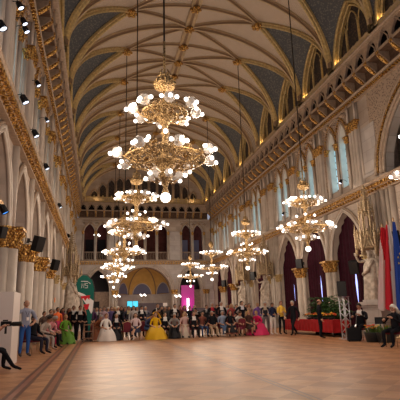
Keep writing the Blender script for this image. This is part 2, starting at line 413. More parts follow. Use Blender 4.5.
    # glass
    for i, c in enumerate(wins):
        g = MB(fn)
        for k in (-.68, .68):
            g.box((c+k, .92, 9.7), (.92, .04, 2.9))
        w = g.build('window_%d' % (len([o for o in bpy.data.objects if o.name.startswith('window_') and o.parent is None])+1), 'glass', None, False, 'structure')
        l = MB(fn)
        for k in (-.68, .68):
            l.box((c+k, .87, 9.7), (.06, .05, 2.8))
            for z in (8.5, 8.95, 9.4, 9.85, 10.3, 10.75): l.box((c+k, .87, z), (.88, .04, .045))
        l.build('window_bars', 'lead', w)
        l = MB(fn)
        for k in (-.68, .68): l.box((c+k, .90, 11.65), (.92, .06, 1.1))
        l.build('window_head', 'marble', w)
    if big:
        b = MB(fn); s, w, h = big
        for dw, r in ((.05, .1), (.3, .12), (.78, .09)): b.tube([(s+(w+dw)*math.cos(PI*i/30), .42, 8.0+(h+dw*.9)*math.sin(PI*i/30)) for i in range(31)], r, 6)
        bb = b.build('great_arch_moulding', 'moulding', root, True)
        b = MB(fn)
        for i in range(1, 100):
            a = PI*i/100; b.box((s+(w+.52)*math.cos(a), .4, 8.0+(h+.46)*math.sin(a)), (.13, .16, .13))
        b.build('gilded_stud_ring', 'gold', bb)
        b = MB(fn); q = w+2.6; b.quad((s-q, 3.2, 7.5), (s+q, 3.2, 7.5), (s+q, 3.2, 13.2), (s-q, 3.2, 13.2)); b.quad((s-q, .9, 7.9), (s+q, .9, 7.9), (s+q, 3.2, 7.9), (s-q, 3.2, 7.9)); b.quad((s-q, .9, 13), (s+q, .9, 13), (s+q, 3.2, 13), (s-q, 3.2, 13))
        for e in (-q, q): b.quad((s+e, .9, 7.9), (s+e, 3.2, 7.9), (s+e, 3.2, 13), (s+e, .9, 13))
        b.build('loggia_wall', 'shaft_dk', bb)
        b = MB(fn)
        for k in (-3.6, -.2): b.rng(s+k-1.2, s+k+1.2, 3.05, 3.15, 8.6, 11.6)
        b.build('loggia_fill_pane', 'glass', bb)  # unseen glowing panes, added to bring daylight onto the floor
        b = MB(fn)
        for ang in (0, ):
            pts = []
            for i in range(24):
                a = PI*(i+.5)/24*.5
                q = (w+.95)*math.cos(a), (h+.75)*math.sin(a)
                b.quad((s+(w+.95)*math.cos(PI*.5*i/24), .47, 8+(h+.75)*math.sin(PI*.5*i/24)), (s+(w+.95)*math.cos(PI*.5*(i+1)/24), .47, 8+(h+.75)*math.sin(PI*.5*(i+1)/24)),
                       (s+(w+.95)*math.cos(PI*.5*(i+1)/24), .47, 12.9), (s+(w+.95)*math.cos(PI*.5*i/24), .47, 12.9))
        b.build('carved_arch_spandrel', 'carved', bb)
    corbel_table(fn, root, 2, END, 1.12)
    return root

def corbel_table(fn, root, s0, s1, step, d=0.):
    mb = MB(fn)
    mb.rng(s0, s1, d+.18, .6, 12.9, 13.12); mb.rng(s0, s1, d+.3, .6, 12.72, 12.9); mb.tube([(s0, d+.16, 13.04), (s1, d+.16, 13.04)], .06, 6)
    c = mb.build('corbel_cornice', 'moulding', root)
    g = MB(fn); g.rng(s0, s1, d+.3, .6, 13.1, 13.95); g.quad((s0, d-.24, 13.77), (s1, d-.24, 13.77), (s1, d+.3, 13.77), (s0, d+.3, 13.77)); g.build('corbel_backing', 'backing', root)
    g = MB(fn); k = s0+.1
    while k < s1: g.box((k, d+.2, 12.84), (.1, .16, .1)); k += .22
    g.build('gilded_dentil', 'gold', c)
    n = int((s1-s0)/step); cs = [s0+step*(i+.5) for i in range(n)]
    mb = MB(fn)
    arcade(mb, s0, s1, 13.85, 14.68, [(x, step*.40, 13.92, 14.08, .52) for x in cs], d-.28, d-.1, 0, 1)
    mb.rng(s0, s1, d-.30, d+.3, 13.78, 13.9)
    for x in cs: mb.tube([(x-step*.36, d-.30, 13.92), (x-step*.36, d-.30, 14.1), (x, d-.33, 14.62), (x+step*.36, d-.30, 14.1), (x+step*.36, d-.30, 13.92)], .035, 4)
    mb.build('niche_arcade', ['moulding', 'shaft_dk'], root)
    b = MB(fn)
    for i in range(n+1):
        x = s0+step*i
        mb2 = [(x-.13, d+.3, 13.15), (x+.13, d+.3, 13.15), (x+.13, d+.3, 13.8), (x-.13, d+.3, 13.8), (x-.13, d-.26, 13.62), (x+.13, d-.26, 13.62), (x+.13, d-.28, 13.8), (x-.13, d-.28, 13.8)]
        b.add(mb2, [(0, 1, 5, 4), (3, 2, 6, 7), (4, 5, 6, 7), (0, 4, 7, 3), (1, 5, 6, 2)])
    b.build('corbels', 'moulding', root)
    b = MB(fn)
    for i in range(n+1):
        x = s0+step*i
        b.tube([(x, d+.26, 13.16), (x, d+.08, 13.28), (x, d-.12, 13.45), (x, d-.26, 13.6)], [.07, .105, .105, .09], 6)
        b.box((x, d-.30, 13.72), (.2, .06, .16))
    b.build('gilded_corbel_scroll', 'gold', root)
    b = MB(fn)
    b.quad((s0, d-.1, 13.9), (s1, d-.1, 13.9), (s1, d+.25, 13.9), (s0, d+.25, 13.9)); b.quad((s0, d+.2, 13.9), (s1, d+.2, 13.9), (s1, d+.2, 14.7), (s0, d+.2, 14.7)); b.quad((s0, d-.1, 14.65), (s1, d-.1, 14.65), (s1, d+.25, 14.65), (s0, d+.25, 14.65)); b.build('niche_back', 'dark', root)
    b = MB(fn); b.rng(s0, s1, d-.45, d+.7, 14.68, 14.86); b.rng(s0, s1, d-.36, d+.7, 14.86, 15.05); b.tube([(s0, d-.44, 14.78), (s1, d-.44, 14.78)], .08, 6)
    b.tube([(s0, d-.36, 14.98), (s1, d-.36, 14.98)], .05, 6, 1)
    b.build('ledge', ['moulding', 'gold_tone'], root)

R_c = [8.9, 13.3, 17.8, 24.95, 29.4, 33.9, 40.2, 46.6, 51.05, 55.5]
side_wall(RW, 'wall_right', R_c, [11.1, 15.55, 27.17, 31.65, 48.8, 53.3], [(19.9, 22.9), (35.7, 37.8), (42.5, 44.6)],
          [24.9, 29.35, 33.9, 40.25, 46.6, 51.0, 55.4], [22.75, 27.12, 31.62, 36.1, 38.0, 42.4, 44.4, 48.8, 53.2, 57.4], True, big=(14.3, 6.05, 4.35))
L_c = [6.1, 10.3, 14.55, 18.75, 23.0, 27.5, 32.3, 40.2, 46.6, 51.05, 55.5]
side_wall(LW, 'wall_left', L_c, [8.2, 12.4, 16.65, 20.85, 25.2, 29.9, 48.8, 53.3], [(34.6, 37.8), (42.5, 44.6)],
          [11.3, 15.75, 20.25, 24.8, 29.3, 33.8, 40.25, 46.6, 51.0, 55.4], [9.1, 13.5, 18.0, 22.5, 27.05, 31.55, 36.1, 38.0, 42.4, 44.4, 48.8, 53.2, 57.4], False)

# blind marble panel between pilasters, right wall
b = MB(RW); b.rng(20.9, 22.2, .44, .5, 8.4, 11.0); b.rng(20.75, 22.35, .4, .5, 8.2, 8.36); b.build('blind_panel', 'pale', bpy.data.objects['wall_right'])

# ------------------------------------------------------------------ end wall
ew = empty('wall_end'); ew['kind'] = 'structure'
mb = MB(EW)
arcade(mb, XC-8.6, XC+8.6, 0, 7.25, [(0.0, 1.35, 0, 4.1, 2.55), (5.6, 3.25, 0, 3.8, 3.15, 1), (11.2, 1.35, 0, 4.1, 2.55)], 0, .9, 0, 1)
mb.build('arcade', ['pale', 'shaft'], ew)
mb = MB(EW)
for c in (0.0, 11.2):
    for dw, r in ((.05, .08), (.25, .1), (.5, .07)): arch_roll(mb, c, 1.35+dw, .1, 4.1, 2.55+dw, -.03, r)
for dw, r in ((.05, .09), (.28, .12), (.52, .07)): arch_roll(mb, 5.6, 3.25+dw, .1, 3.8, 3.15+dw, -.03, r, 0, True)
mb.build('arch_moulding', 'shaft', ew, True)
for c in (2.0, 9.2, -1.95, 13.15):
    mb = MB(EW)
    for k in (-.2, .2): mb.lathe([(.24, 0), (.24, .4), (.16, .5), (.15, 3.6)], (c+k, -.08, 0), 10)
    o = mb.build('column', 'shaft', ew, True); g = MB(EW)
    for k in (-.2, .2): leaf_capital(g, c+k, -.08, 3.6, 4.15, .17)
    g.build('capital', 'gold', o)
mb = MB(EW); mb.quad((-1.6, 4, 0), (1.6, 4, 0), (1.6, 4, 8), (-1.6, 4, 8)); mb.quad((9.6, 4, 0), (12.8, 4, 0), (12.8, 4, 8), (9.6, 4, 8))
for x in (-1.6, 1.6, 9.6, 12.8): mb.quad((x, .9, 0), (x, 4, 0), (x, 4, 8), (x, .9, 8))
mb.quad((-1.6, .9, 7.2), (12.8, .9, 7.2), (12.8, 4, 7.2), (-1.6, 4, 7.2))
mb.build('portal_recess', 'portal_dark', ew)
mb = MB(EW); mb.rng(9.85, 12.55, .5, .6, 4.0, 4.16); mb.rng(9.85, 12.55, .62, .7, 0, 4.0); mb.rng(-1.35, 1.35, .62, .7, 0, 3.9); mb.rng(-1.35, 1.35, .5, .7, 3.9, 4.05)
mb.build('portal_screen', 'shaft_dk', ew)
# golden apse behind the round arch
mb = MB(EW); nA, nB = 18, 10
def dome(a, e): return (5.6-3.25*math.cos(a)*math.cos(e), .9+3.4*math.sin(a)*math.cos(e), 3.8+3.15*math.sin(e))
vs = [dome(PI*i/nA, PI/2*j/nB) for j in range(nB+1) for i in range(nA+1)]
mb.add(vs, [(j*(nA+1)+i, j*(nA+1)+i+1, (j+1)*(nA+1)+i+1, (j+1)*(nA+1)+i) for j in range(nB) for i in range(nA)])
mb.build('apse_dome', 'ochre', ew, True)
mb = MB(EW); vs = [(5.6-3.25*math.cos(PI*i/nA), .9+3.4*math.sin(PI*i/nA), z) for z in (0, 3.8) for i in range(nA+1)]
mb.add(vs, [(i, i+1, nA+2+i, nA+1+i) for i in range(nA)]); mb.build('apse_wall', 'pale', ew, True)
mb = MB(EW)
for a in (.0, .31, .69, 1.0):
    mb.tube([dome(PI*a*.94+.1, PI/2*j/12*.97)[:1]+(dome(PI*a*.94+.1, PI/2*j/12*.97)[1]-.08, dome(PI*a*.94+.1, PI/2*j/12*.97)[2]-.02) for j in range(13)], .07, 5)
mb.build('apse_rib', 'rib_dk', ew, True)
mb = MB(EW); mr = MB(EW)
for a in (.16, .5, .84):
    pts = []
    aw = .125 if a == .5 else .14
    for i in range(13):
        t = PI*i/12; aa = PI*(a-aw*math.cos(t)); e = math.asin(min(1, .44*math.sin(t)))
        p = dome(aa, e); pts.append((5.6+(p[0]-5.6)*.965, .9+(p[1]-.9)*.965, p[2]))
    mb.add(pts+[(pts[6][0], pts[6][1], 3.85)], [(i, i+1, 13) for i in range(12)]); mr.tube(pts, .06, 5)
mb.build('apse_lunette', 'slate', ew); mr.build('apse_lunette_rim', 'shaft', ew, True)
mb = MB(EW); mb.rng(-1.9, 13.1, -.12, 0, 3.78, 3.9)
for x0, x1 in ((-3, -1.5), (1.5, 2.3), (8.9, 9.7), (12.7, 14.2)): mb.rng(x0, x1, -.16, 0, 3.6, 3.78)
mb = MB(EW)
mb.rng(XC-8.1, XC+8.1, -.32, .3, 7.5, 7.72); mb.rng(XC-8.1, XC+8.1, -.2, .3, 7.2, 7.5)
co = mb.build('cornice', 'moulding', ew)
mb = MB(EW); k = XC-8
while k < XC+8: mb.box((k, -.24, 7.36), (.16, .12, .2)); k += .32
mb.rng(XC-8.1, XC+8.1, -.34, -.3, 7.53, 7.58)
mb.build('gilded_leaf_band', 'gold', co)
mb = MB(EW)
ops = [(-1.15, .62, 7.75, 11.2, 1.1), (.35, .62, 7.75, 11.2, 1.1)]+[(3.45+1.45*k, .6, 7.75, 11.2, 1.1) for k in range(4)]+[(10.85, .62, 7.75, 11.2, 1.1), (12.35, .62, 7.75, 11.2, 1.1)]
arcade(mb, XC-8.6, XC+8.6, 7.7, 12.95, ops, 0, .6, 0, 1); mb.build('gallery_arcade', ['stone', 'shaft'], ew)
mb = MB(EW); g = MB(EW)
for op in ops:
    arch_roll(mb, op[0], op[1]+.03, 7.8, 11.2, 1.14, -.03, .06); studs(g, op[0], op[1]+.16, 11.2, 1.3, -.04, .04, .2)
for x in (-1.92, -.4, 1.1, 2.72, 4.17, 5.62, 7.07, 8.5, 10.1, 11.6, 13.1):
    mb.lathe([(.14, 0), (.14, .2), (.09, .3), (.09, 3.2)], (x, -.08, 7.75), 8); leaf_capital(g, x, -.08, 10.9, 11.3, .12)
mb.build('gallery_shafts', 'shaft', ew, True); g.build('gallery_gilding', 'gold', ew)
mb = MB(EW)
for x0, x1 in ((1.2, 2.6), (8.7, 10.0), (-2.9, -2.0)): mb.rng(x0, x1, -.1, 0, 7.8, 11.2); mb.rng(x0-.05, x1+.05, -.14, 0, 11.2, 11.35)
mb.build('pale_pilaster_panel', 'pale', ew)
mb = MB(EW); mb.quad((XC-8.4, 2.2, 7.6), (XC+8.4, 2.2, 7.6), (XC+8.4, 2.2, 13), (XC-8.4, 2.2, 13)); mb.build('gallery_back_wall', 'dark_red', ew)
mb = MB(EW)
for op in ops:
    c = op[0]; w = op[1]-.03
    mb.rng(c-w, c+w, .1, .2, 8.72, 8.82); mb.rng(c-w, c+w, .1, .2, 7.8, 7.9)
    for k in range(6): mb.tube([(c-w+2*w*(k+.5)/6, .15, 7.85), (c-w+2*w*(k+.5)/6+.05, .15, 8.3), (c-w+2*w*(k+.5)/6, .15, 8.75)], .035, 4)
mb.build('gallery_balustrade', 'shaft_dk', ew)
for x, c in ((-1.15, 0), (.35, 0), (10.85, 1), (12.35, 1)):
    mb = MB(EW); mb.rng(x-.5, x+.5, 2.05, 2.15, 8.0, 10.6); mb.build('gallery_door', 'slate' if c else 'dark', ew)
mb = MB(EW)
for x0, x1 in ((-1.95, 1.15), (2.65, 8.55), (10.05, 13.15)):
    mb.rng(x0, x1, -.07, 0, 12.55, 12.68)
    for k in range(int((x1-x0)/.75)+1): mb.lathe([(.01, -.16), (.2, -.05), (.2, .05), (.01, .16)], (x0+.2+k*.74, -.03, 12.3), 6)
mb.build('carved_spandrel', 'carved', ew)
corbel_table(EW, ew, XC-8.1, XC+8.1, 1.02, 0.)
# tympanum under the vault
mb = MB(EW); ops = []; A7, RISE, SPR = 7.7, 4.9, 15.2
def vz(u): u = abs(u); return SPR+RISE*math.sqrt(max(0., 1-(u/A7)**2))
xs = [-6.3+1.05*k for k in range(13)]
for u in xs:
    top = vz(abs(u)+.5)-1.25
    ops.append((XC+u, .40, 15.75, max(15.9, min(top, 18.1)-.5), .7))
arcade(mb, XC-7.7, XC+7.7, 15.0, 20.3, ops, .35, .8); mb.build('tympanum', 'stone', ew)
g = MB(EW); mb = MB(EW)
for op in ops: arch_roll(mb, op[0], .42, 15.75, op[3], .76, .32, .05); studs(g, op[0], .5, op[3], .9, .3, .03, .2)
for u in xs+[6.85]: mb.tube([(XC+u-.525, .25, 15.6), (XC+u-.525, .25, vz(u-.5)-1.7 if vz(u-.5)-1.7 > 15.9 else 15.9)], .06, 6)
mb.build('tympanum_tracery', 'moulding', ew, True); g.build('tympanum_gilding', 'gold', ew)
mb = MB(EW); mb.quad((XC-7.7, .82, 15), (XC+7.7, .82, 15), (XC+7.7, .82, 20), (XC-7.7, .82, 20)); mb.build('tympanum_back', 'grate', ew)
mb = MB(EW); mb.rng(XC-7.4, XC+7.4, -.3, -.2, 15.5, 15.58)
for k in range(60): mb.box((XC-7.3+k*.2475, -.25, 15.27), (.09, .08, .46)); 
for k in range(15): mb.box((XC-7.35+k*1.05, -.25, 15.4), (.16, .14, .7))
mb.build('gilded_railing', 'gold_tone', ew)

# ------------------------------------------------------------------ vault
ceil = empty('ceiling'); ceil['kind'] = 'structure'
BAYS = [(5.5, 9.9), (9.9, 14.3), (14.3, 18.7), (18.7, 23.1), (23.1, 27.5), (27.5, 31.95), (31.95, 36.35), (38.1, 42.5), (44.2, 48.65), (48.65, 53.1), (53.1, 57.55)]
BANDS = [(1.5, 5.5), (36.35, 38.1), (42.5, 44.2), (57.55, 58.8)]
UB = 4.1
def S(u, y, off=0.):
    z = vz(u)
    if off:
        nx, nz = u/A7**2, (z-SPR)/RISE**2; l = math.hypot(nx, nz) or 1; return (XC+u-off*nx/l, y, z-off*nz/l)
    return (XC+u, y, z)
us = [A7*math.sin(t) for t in [math.asin(UB/A7)*(2*i/12-1) for i in range(13)]]
wb = MB(); bl = MB(); lt = MB()
t0, t1 = math.asin(UB/A7), PI/2
uo = [A7*math.sin(t0+(t1-t0)*i/12) for i in range(13)]
for y0, y1 in BAYS:
    yc = (y0+y1)/2
    for a, b_ in zip(us, us[1:]): wb.quad(S(a, y0), S(b_, y0), S(b_, y1), S(a, y1))
    for sg in (-1, 1):
        for a, b_ in zip(uo, uo[1:]):
            f = lambda u: (u-UB)/(A7-UB)
            ya, yb = y0+(yc-y0)*(1-f(a)), y0+(yc-y0)*(1-f(b_))
            wb.quad(S(sg*a, y0), S(sg*b_, y0), S(sg*b_, yb), S(sg*a, ya))
            ya, yb = y1-(y1-yc)*(1-f(a)), y1-(y1-yc)*(1-f(b_))
            wb.quad(S(sg*a, ya), S(sg*b_, yb), S(sg*b_, y1), S(sg*a, y1))
        # cross vault web rising from the lunette to the boss
        hw = (y1-y0)/2-.32; arch = pointed(hw, 3.15, 12)[:13]
        for side in (-1, 1):
            G = []; Aa = []
            for i in range(13):
                u = uo[12-i]; f = (A7-u)/(A7-UB); G.append(Vector(S(sg*u, yc+side*(y1-y0)/2*(1-f))))
                x, z = arch[i]; Aa.append(Vector((XC+sg*(A7+.06), yc-side*x, 15.1+z)))
            for i in range(12):
                m0, m1 = (G[i]+Aa[i])/2+Vector((0, 0, .12)), (G[i+1]+Aa[i+1])/2+Vector((0, 0, .12))
                bl.quad(G[i], G[i+1], m1, m0); bl.quad(m0, m1, Aa[i+1], Aa[i])
for y0, y1 in BANDS:
    ub = [-u for u in uo[::-1]]+us[1:-1]+uo
    for a, b_ in zip(ub, ub[1:]):
        lt.quad(S(a, y0), S(b_, y0), S(b_, y1), S(a, y1))
wb.build('vault_web', 'web', ceil, True); bl.build('painted_severy', 'web_blue', ceil, True); lt.build('lattice_band', 'lattice', ceil, True)
def rib(mb, pts, w=.14, h=.26, mi=0, mi2=None):
    """moulded rib: flat soffit with rolled flanks, following points given as (u, y)"""
    n = len(pts); rows = []
    for i, (u, y) in enumerate(pts):
        a, b_ = pts[max(i-1, 0)], pts[min(i+1, n-1)]
        t = Vector(S(b_[0], b_[1]))-Vector(S(a[0], a[1])); t.normalize()
        o = Vector(S(u, y)); nrm = (Vector(S(u, y, .3))-o).normalized(); sd = t.cross(nrm).normalized(); nn = sd.cross(t).normalized()
        if nn.dot(nrm) < 0: nn = -nn
        rows.append([o+sd*(w*k)+nn*(h*d) for k, d in ((-1, -.1), (-1, .42), (-.62, .5), (-.45, .9), (0, 1.05), (.45, .9), (.62, .5), (1, .42), (1, -.1))])
    for r0, r1 in zip(rows, rows[1:]):
        for k in range(8): mb.quad(r0[k], r0[k+1], r1[k+1], r1[k], (mi2 if (mi2 is not None and k in (1, 2, 5, 6)) else mi))
rb = MB(); gr = MB()
def line(u0, y0, u1, y1, n=14):
    # sample by angle so curved ends stay smooth
    a0, a1 = math.asin(max(-1, min(1, u0/A7))), math.asin(max(-1, min(1, u1/A7))); out = []
    for i in range(n+1):
        u = A7*math.sin(a0+(a1-a0)*i/n); f = (u-u0)/(u1-u0) if abs(u1-u0) > 1e-6 else i/n; out.append((u, y0+(y1-y0)*f))
    return out
YS = sorted(set([y for b_ in BAYS for y in b_]))
for y in YS: rib(rb, line(-A7, y, A7, y, 36), .15, .30, 0, 1)
for y0, y1 in BAYS:
    yc = (y0+y1)/2
    rib(rb, line(-UB, yc, UB, yc, 14), .12, .22, 0, 1)
    for sg in (-1, 1):
        rib(gr, line(sg*A7, y0, sg*UB, yc), .13, .30, 0); rib(gr, line(sg*A7, y1, sg*UB, yc), .13, .30, 0)
        rib(rb, line(sg*UB, yc, 0, y1), .12, .24, 0, 1); rib(rb, line(sg*UB, yc, 0, y0), .12, .24, 0, 1)
rb.build('vault_rib', ['rib', 'rib_dk'], ceil, True); gr.build('groin_rib', 'gold_tone', ceil, True)  # groin ribs: cove lamp glow put into a golder colour
rd = MB()
for dx in (-.2, .2): rd.tube([(XC+dx, 1.5, 20.0), (XC+dx, 58.3, 20.0)], .12, 6)
rd.rng(XC-.2, XC+.2, 1.5, 58.3, 19.98, 20.1, 1)
rd.build('ridge_rib', ['rib', 'rib_dk'], ceil)
bs = MB()
def boss(x, y, z, r):
    bs.lathe([(.02, -.28), (r*.45, -.25), (r*.9, -.12), (r*1.0, .0), (r*.7, .1), (r*.5, .3)], (x, y, z), 8)
    for k in range(6):
        a = PI*k/3; bs.ball((x+r*1.15*math.cos(a), y+r*1.15*math.sin(a), z-.05), r*.42, 0, 6)
for y0, y1 in BAYS:
    yc = (y0+y1)/2
    for u in (-UB, UB): p = S(u, yc, .30); boss(p[0], p[1], p[2], .24)
    boss(XC, yc, 19.85, .24); boss(XC, y1, 19.85, .24)
bs.build('gilded_boss', 'gold', ceil)
# springing clusters, lunette frames and cove lamps on both ledges
def ledge_side(sg):
    fn = (lambda s, d, z: (XC+sg*(A7+d), s, z))
    cl = MB(fn); fr = MB(fn); gc = MB(fn); bk = MB(fn)
    cl.quad((1.5, .02, 15.0), (58.5, .02, 15.0), (58.5, .02, 15.22), (1.5, .02, 15.22))
    for y0, y1 in BAYS:
        yc, hw = (y0+y1)/2, (y1-y0)/2-.32
        for s in (y0, y1):
            for ds in (-.22, 0, .22): cl.lathe([(.14, 0), (.14, .1), (.09, .16), (.09, .6)], (s+ds, -.05, 14.95), 6)
        for dw, d, r in ((0, .02, .09), (-.2, .2, .07)):
            pr = pointed(hw+dw, 3.15+dw, 10); fr.tube([(yc+x, d, 15.05+z) for x, z in pr], r, 6)
        pr = pointed(hw-.02, 3.15, 10)
        for (xa, za), (xb, zb) in zip(pr, pr[1:]): fr.quad((yc+xa, .0, 15.05+za), (yc+xb, 0, 15.05+zb), (yc+xb, .5, 15.05+zb), (yc+xa, .5, 15.05+za))
        bk.add([(yc+x, .48, 15.05+z) for x, z in pr], [tuple(range(len(pr)))])
        for ds in (-.62, .62): gc.lathe([(.11, 0), (.11, .1), (.075, .16), (.075, 1.5), (.09, 1.6), (.1, 1.7)], (yc+ds, .22, 15.05), 8)
        for c in (-1.2, 0, 1.2):
            h = 2.0 if c else 2.55
            if abs(c) < hw-.3: gc.tube([(yc+c+x, .25, 16.7+z*.9) for x, z in pointed(.52, .8 if c else 1.0, 6)], .045, 5)
        for k in range(8): gc.lathe([(.05, 0), (.05, .3), (.12, .36), (.02, .5)], (yc-hw+.4+(2*hw-.8)*k/7, .3, 15.05), 6)
    cl.build('springing_shafts', 'rib', ceil, True); fr.build('lunette_frame', 'gold_tone', ceil, True)
    gc.build('lunette_tracery', 'gold_tone', ceil, True); bk.build('lunette_back', 'grate', ceil)
    for y0, y1 in BAYS:
        for y in (y0+.55, y1-.55):
            light('cove_lamp', (XC+sg*(A7+.12), y, 15.3), COVE, (1, .66, .28), .10)
COVE = 13
ledge_side(1); ledge_side(-1)
for k in range(5): light('cove_lamp', (XC-6+3*k, END-.05, 15.3), COVE, (1, .68, .3), .1)

# ------------------------------------------------------------------ floor
fl = MB(); fl.quad((-5.5, -3, 0), (17, -3, 0), (17, 63, 0), (-5.5, 63, 0)); fl.build('floor', 'floor', None, False, 'structure')
fm = bpy.data.objects['floor']
def strip(x, w, m, y0=-3, y1=57.5):
    b = MB(); b.quad((x-w/2, y0, .004), (x+w/2, y0, .004), (x+w/2, y1, .004), (x-w/2, y1, .004)); b.build('floor_inlay', m, fm)
for x in (-1.42, -1.25, -.87, -.70): strip(x, .07, 'inlay')
for x in (-1.335, -.785): strip(x, .09, 'inlay_red')
for x in (3.06, 3.17): strip(x, .035, 'inlay')
for y in (3.2, 28.9):
    b = MB(); b.quad((3.1, y-.05, .004), (13.0, y-.05, .004), (13.0, y+.05, .004), (3.1, y+.05, .004)); b.build('floor_inlay', 'inlay_red', fm)

# ------------------------------------------------------------------ chandeliers
def lamp_arm(parent, name, r, z, rz, big=True, nb=3):
    a = empty(name, (0, 0, z), rz); a.parent = parent
    b = MB()
    b.tube([(r*.12, 0, -.12), (r*.35, 0, -.22), (r*.62, 0, -.18), (r*.82, 0, -.02), (r*.9, 0, .10)], [.022, .02, .018, .016, .014], 5)
    b.tube([(r*.5, 0, -.2), (r*.6, .06, -.05), (r*.5, .08, .06), (r*.42, .03, 0)], .014, 4)
    b.tube([(r*.5, 0, -.2), (r*.6, -.06, -.05), (r*.5, -.08, .06), (r*.42, -.03, 0)], .014, 4)
    b.tube([(r*.86, -.13, .0), (r*.9, 0, -.04), (r*.86, .13, .0)], .014, 4)
    b.build('scroll_arm', 'gold_fine', a)
    s = MB(); s.lathe([(.03, .13), (.10, .11), (.135, .03), (.14, -.05), (.10, -.11), (.03, -.135)], (r*.9, 0, .02), 12); s.build('glass_shade', 'shade', a, True)
    for dx, dy, dz in ((.17, 0, -.02), (-.02, .19, .04), (-.02, -.19, .04), (0, 0, .19))[:nb]:
        q = MB(); q.ball((r*.9+dx, dy, dz), .054, 0, 8); q.build('bulb', 'bulb', a, True)
    return a
def make_chandelier():
    root = empty('chandelier')
    b = MB(); b.tube([(0, 0, 3.2), (0, 0, 13.95)], .028, 6); b.build('suspension_rod', 'iron', root)
    b = MB(); b.tube([(0, 0, 1.9), (0, 0, 3.3)], .035, 8); b.build('gilt_rod', 'gold_fine', root, True)
    b = MB(); b.lathe([(.03, -1.0), (.09, -.92), (.05, -.8), (.11, -.62), (.20, -.5), (.12, -.38), (.26, -.24), (.34, -.14), (.2, -.02), (.1, .1), (.16, .25), (.09, .42), (.07, .55), (.12, .65), (.08, .72), (.075, .85), (.15, .95), (.24, 1.05), (.18, 1.15), (.1, 1.25), (.13, 1.4), (.06, 1.55), (.05, 2.0)], (0, 0, 0), 14)
    b.build('baluster_stem', 'gold_fine', root, True)
    b = MB(); b.lathe([(.05, 1.80), (.26, 1.92), (.3, 2.02), (.14, 2.10), (.2, 2.25), (.05, 2.32)], (0, 0, 0), 10)
    for k in range(8):
        a = PI*k/4; b.tube([(.1*math.cos(a), .1*math.sin(a), 1.90), (.26*math.cos(a), .26*math.sin(a), 1.96), (.29*math.cos(a), .29*math.sin(a), 2.08), (.2*math.cos(a), .2*math.sin(a), 2.16)], .03, 4)
        b.tube([(.08*math.cos(a), .08*math.sin(a), 2.20), (.16*math.cos(a), .16*math.sin(a), 2.32), (.1*math.cos(a), .1*math.sin(a), 2.44)], .02, 4)
    b.build('crown_finial', 'gold_fine', root)
    # pierced scrollwork between the arms of the two large tiers
    for z0, R_, n in ((0, 1.05, 12), (1.27, .60, 8)):
        b = MB()
        for k in range(n):
            a = 2*PI*k/n; ca, sa = math.cos(a), math.sin(a)
            for fl_, rr, zz in ((1, .35, -.1), (-1, .62, .02), (1, .86, -.08)):
                pts = []
                for i in range(9):
                    t = 2*PI*i/8*.85; q = .13*R_*(1-.06*i)
                    rad = R_*rr+q*math.cos(t)*fl_; lat = .10*R_*math.sin(t)*(.4+.6*(k % 2)); h = z0+zz+q*math.sin(t)*1.1+R_*.30*(1-rr)
                    pts.append((rad*ca-lat*sa, rad*sa+lat*ca, h))
                b.tube(pts, .017, 4)
            b.tube([(.1*ca, .1*sa, z0+.22), (R_*.3*ca, R_*.3*sa, z0+.3), (R_*.55*ca, R_*.55*sa, z0+.1), (R_*.9*ca, R_*.9*sa, z0-.02)], .018, 4)
        for rr, zz in ((.98, -.06), (.5, -.2), (.72, .0)): b.tube([(R_*rr*math.cos(2*PI*k/24), R_*rr*math.sin(2*PI*k/24), z0+zz) for k in range(24)], .024, 5, closed=True)
        b.build('scrollwork', 'gold_fine', root)
    for k in range(8): lamp_arm(root, 'lamp_arm', 1.36, 0, PI*k/4+PI/8*.6, nb=3)
    for k in range(8): lamp_arm(root, 'upper_lamp_arm', .92, 1.27, PI*k/4+.1, nb=3)
    for k in range(6):
        a = empty('lower_lamp_arm', (0, 0, -.52), PI*k/3+.2); a.parent = root
        b = MB(); b.tube([(.05, 0, -.05), (.2, 0, -.14), (.36, 0, -.08), (.4, 0, 0)], .016, 5); b.build('scroll_arm', 'gold_fine', a)
        s = MB(); s.lathe([(.03, .1), (.09, .07), (.11, 0), (.08, -.09), (.02, -.11)], (.36, 0, .02), 10); s.build('glass_shade', 'shade', a, True)
        q = MB(); q.ball((.52, 0, .0), .055, 0, 8); q.build('bulb', 'bulb', a, True)
    for k in range(4):
        q = MB(); q.ball((.42*math.cos(PI*k/2), .42*math.sin(PI*k/2), .55), .06, 0, 8); q.build('stem_bulb', 'bulb', root, True)
        q = MB(); q.tube([(.08*math.cos(PI*k/2), .08*math.sin(PI*k/2), .3), (.3*math.cos(PI*k/2), .3*math.sin(PI*k/2), .3), (.42*math.cos(PI*k/2), .42*math.sin(PI*k/2), .5)], .014, 4); q.build('stem_bracket', 'gold_fine', root)
    q = MB(); q.ball((0, 0, -1.05), .13, 0, 12); q.build('globe_pendant', 'bulb', root, True)
    return root
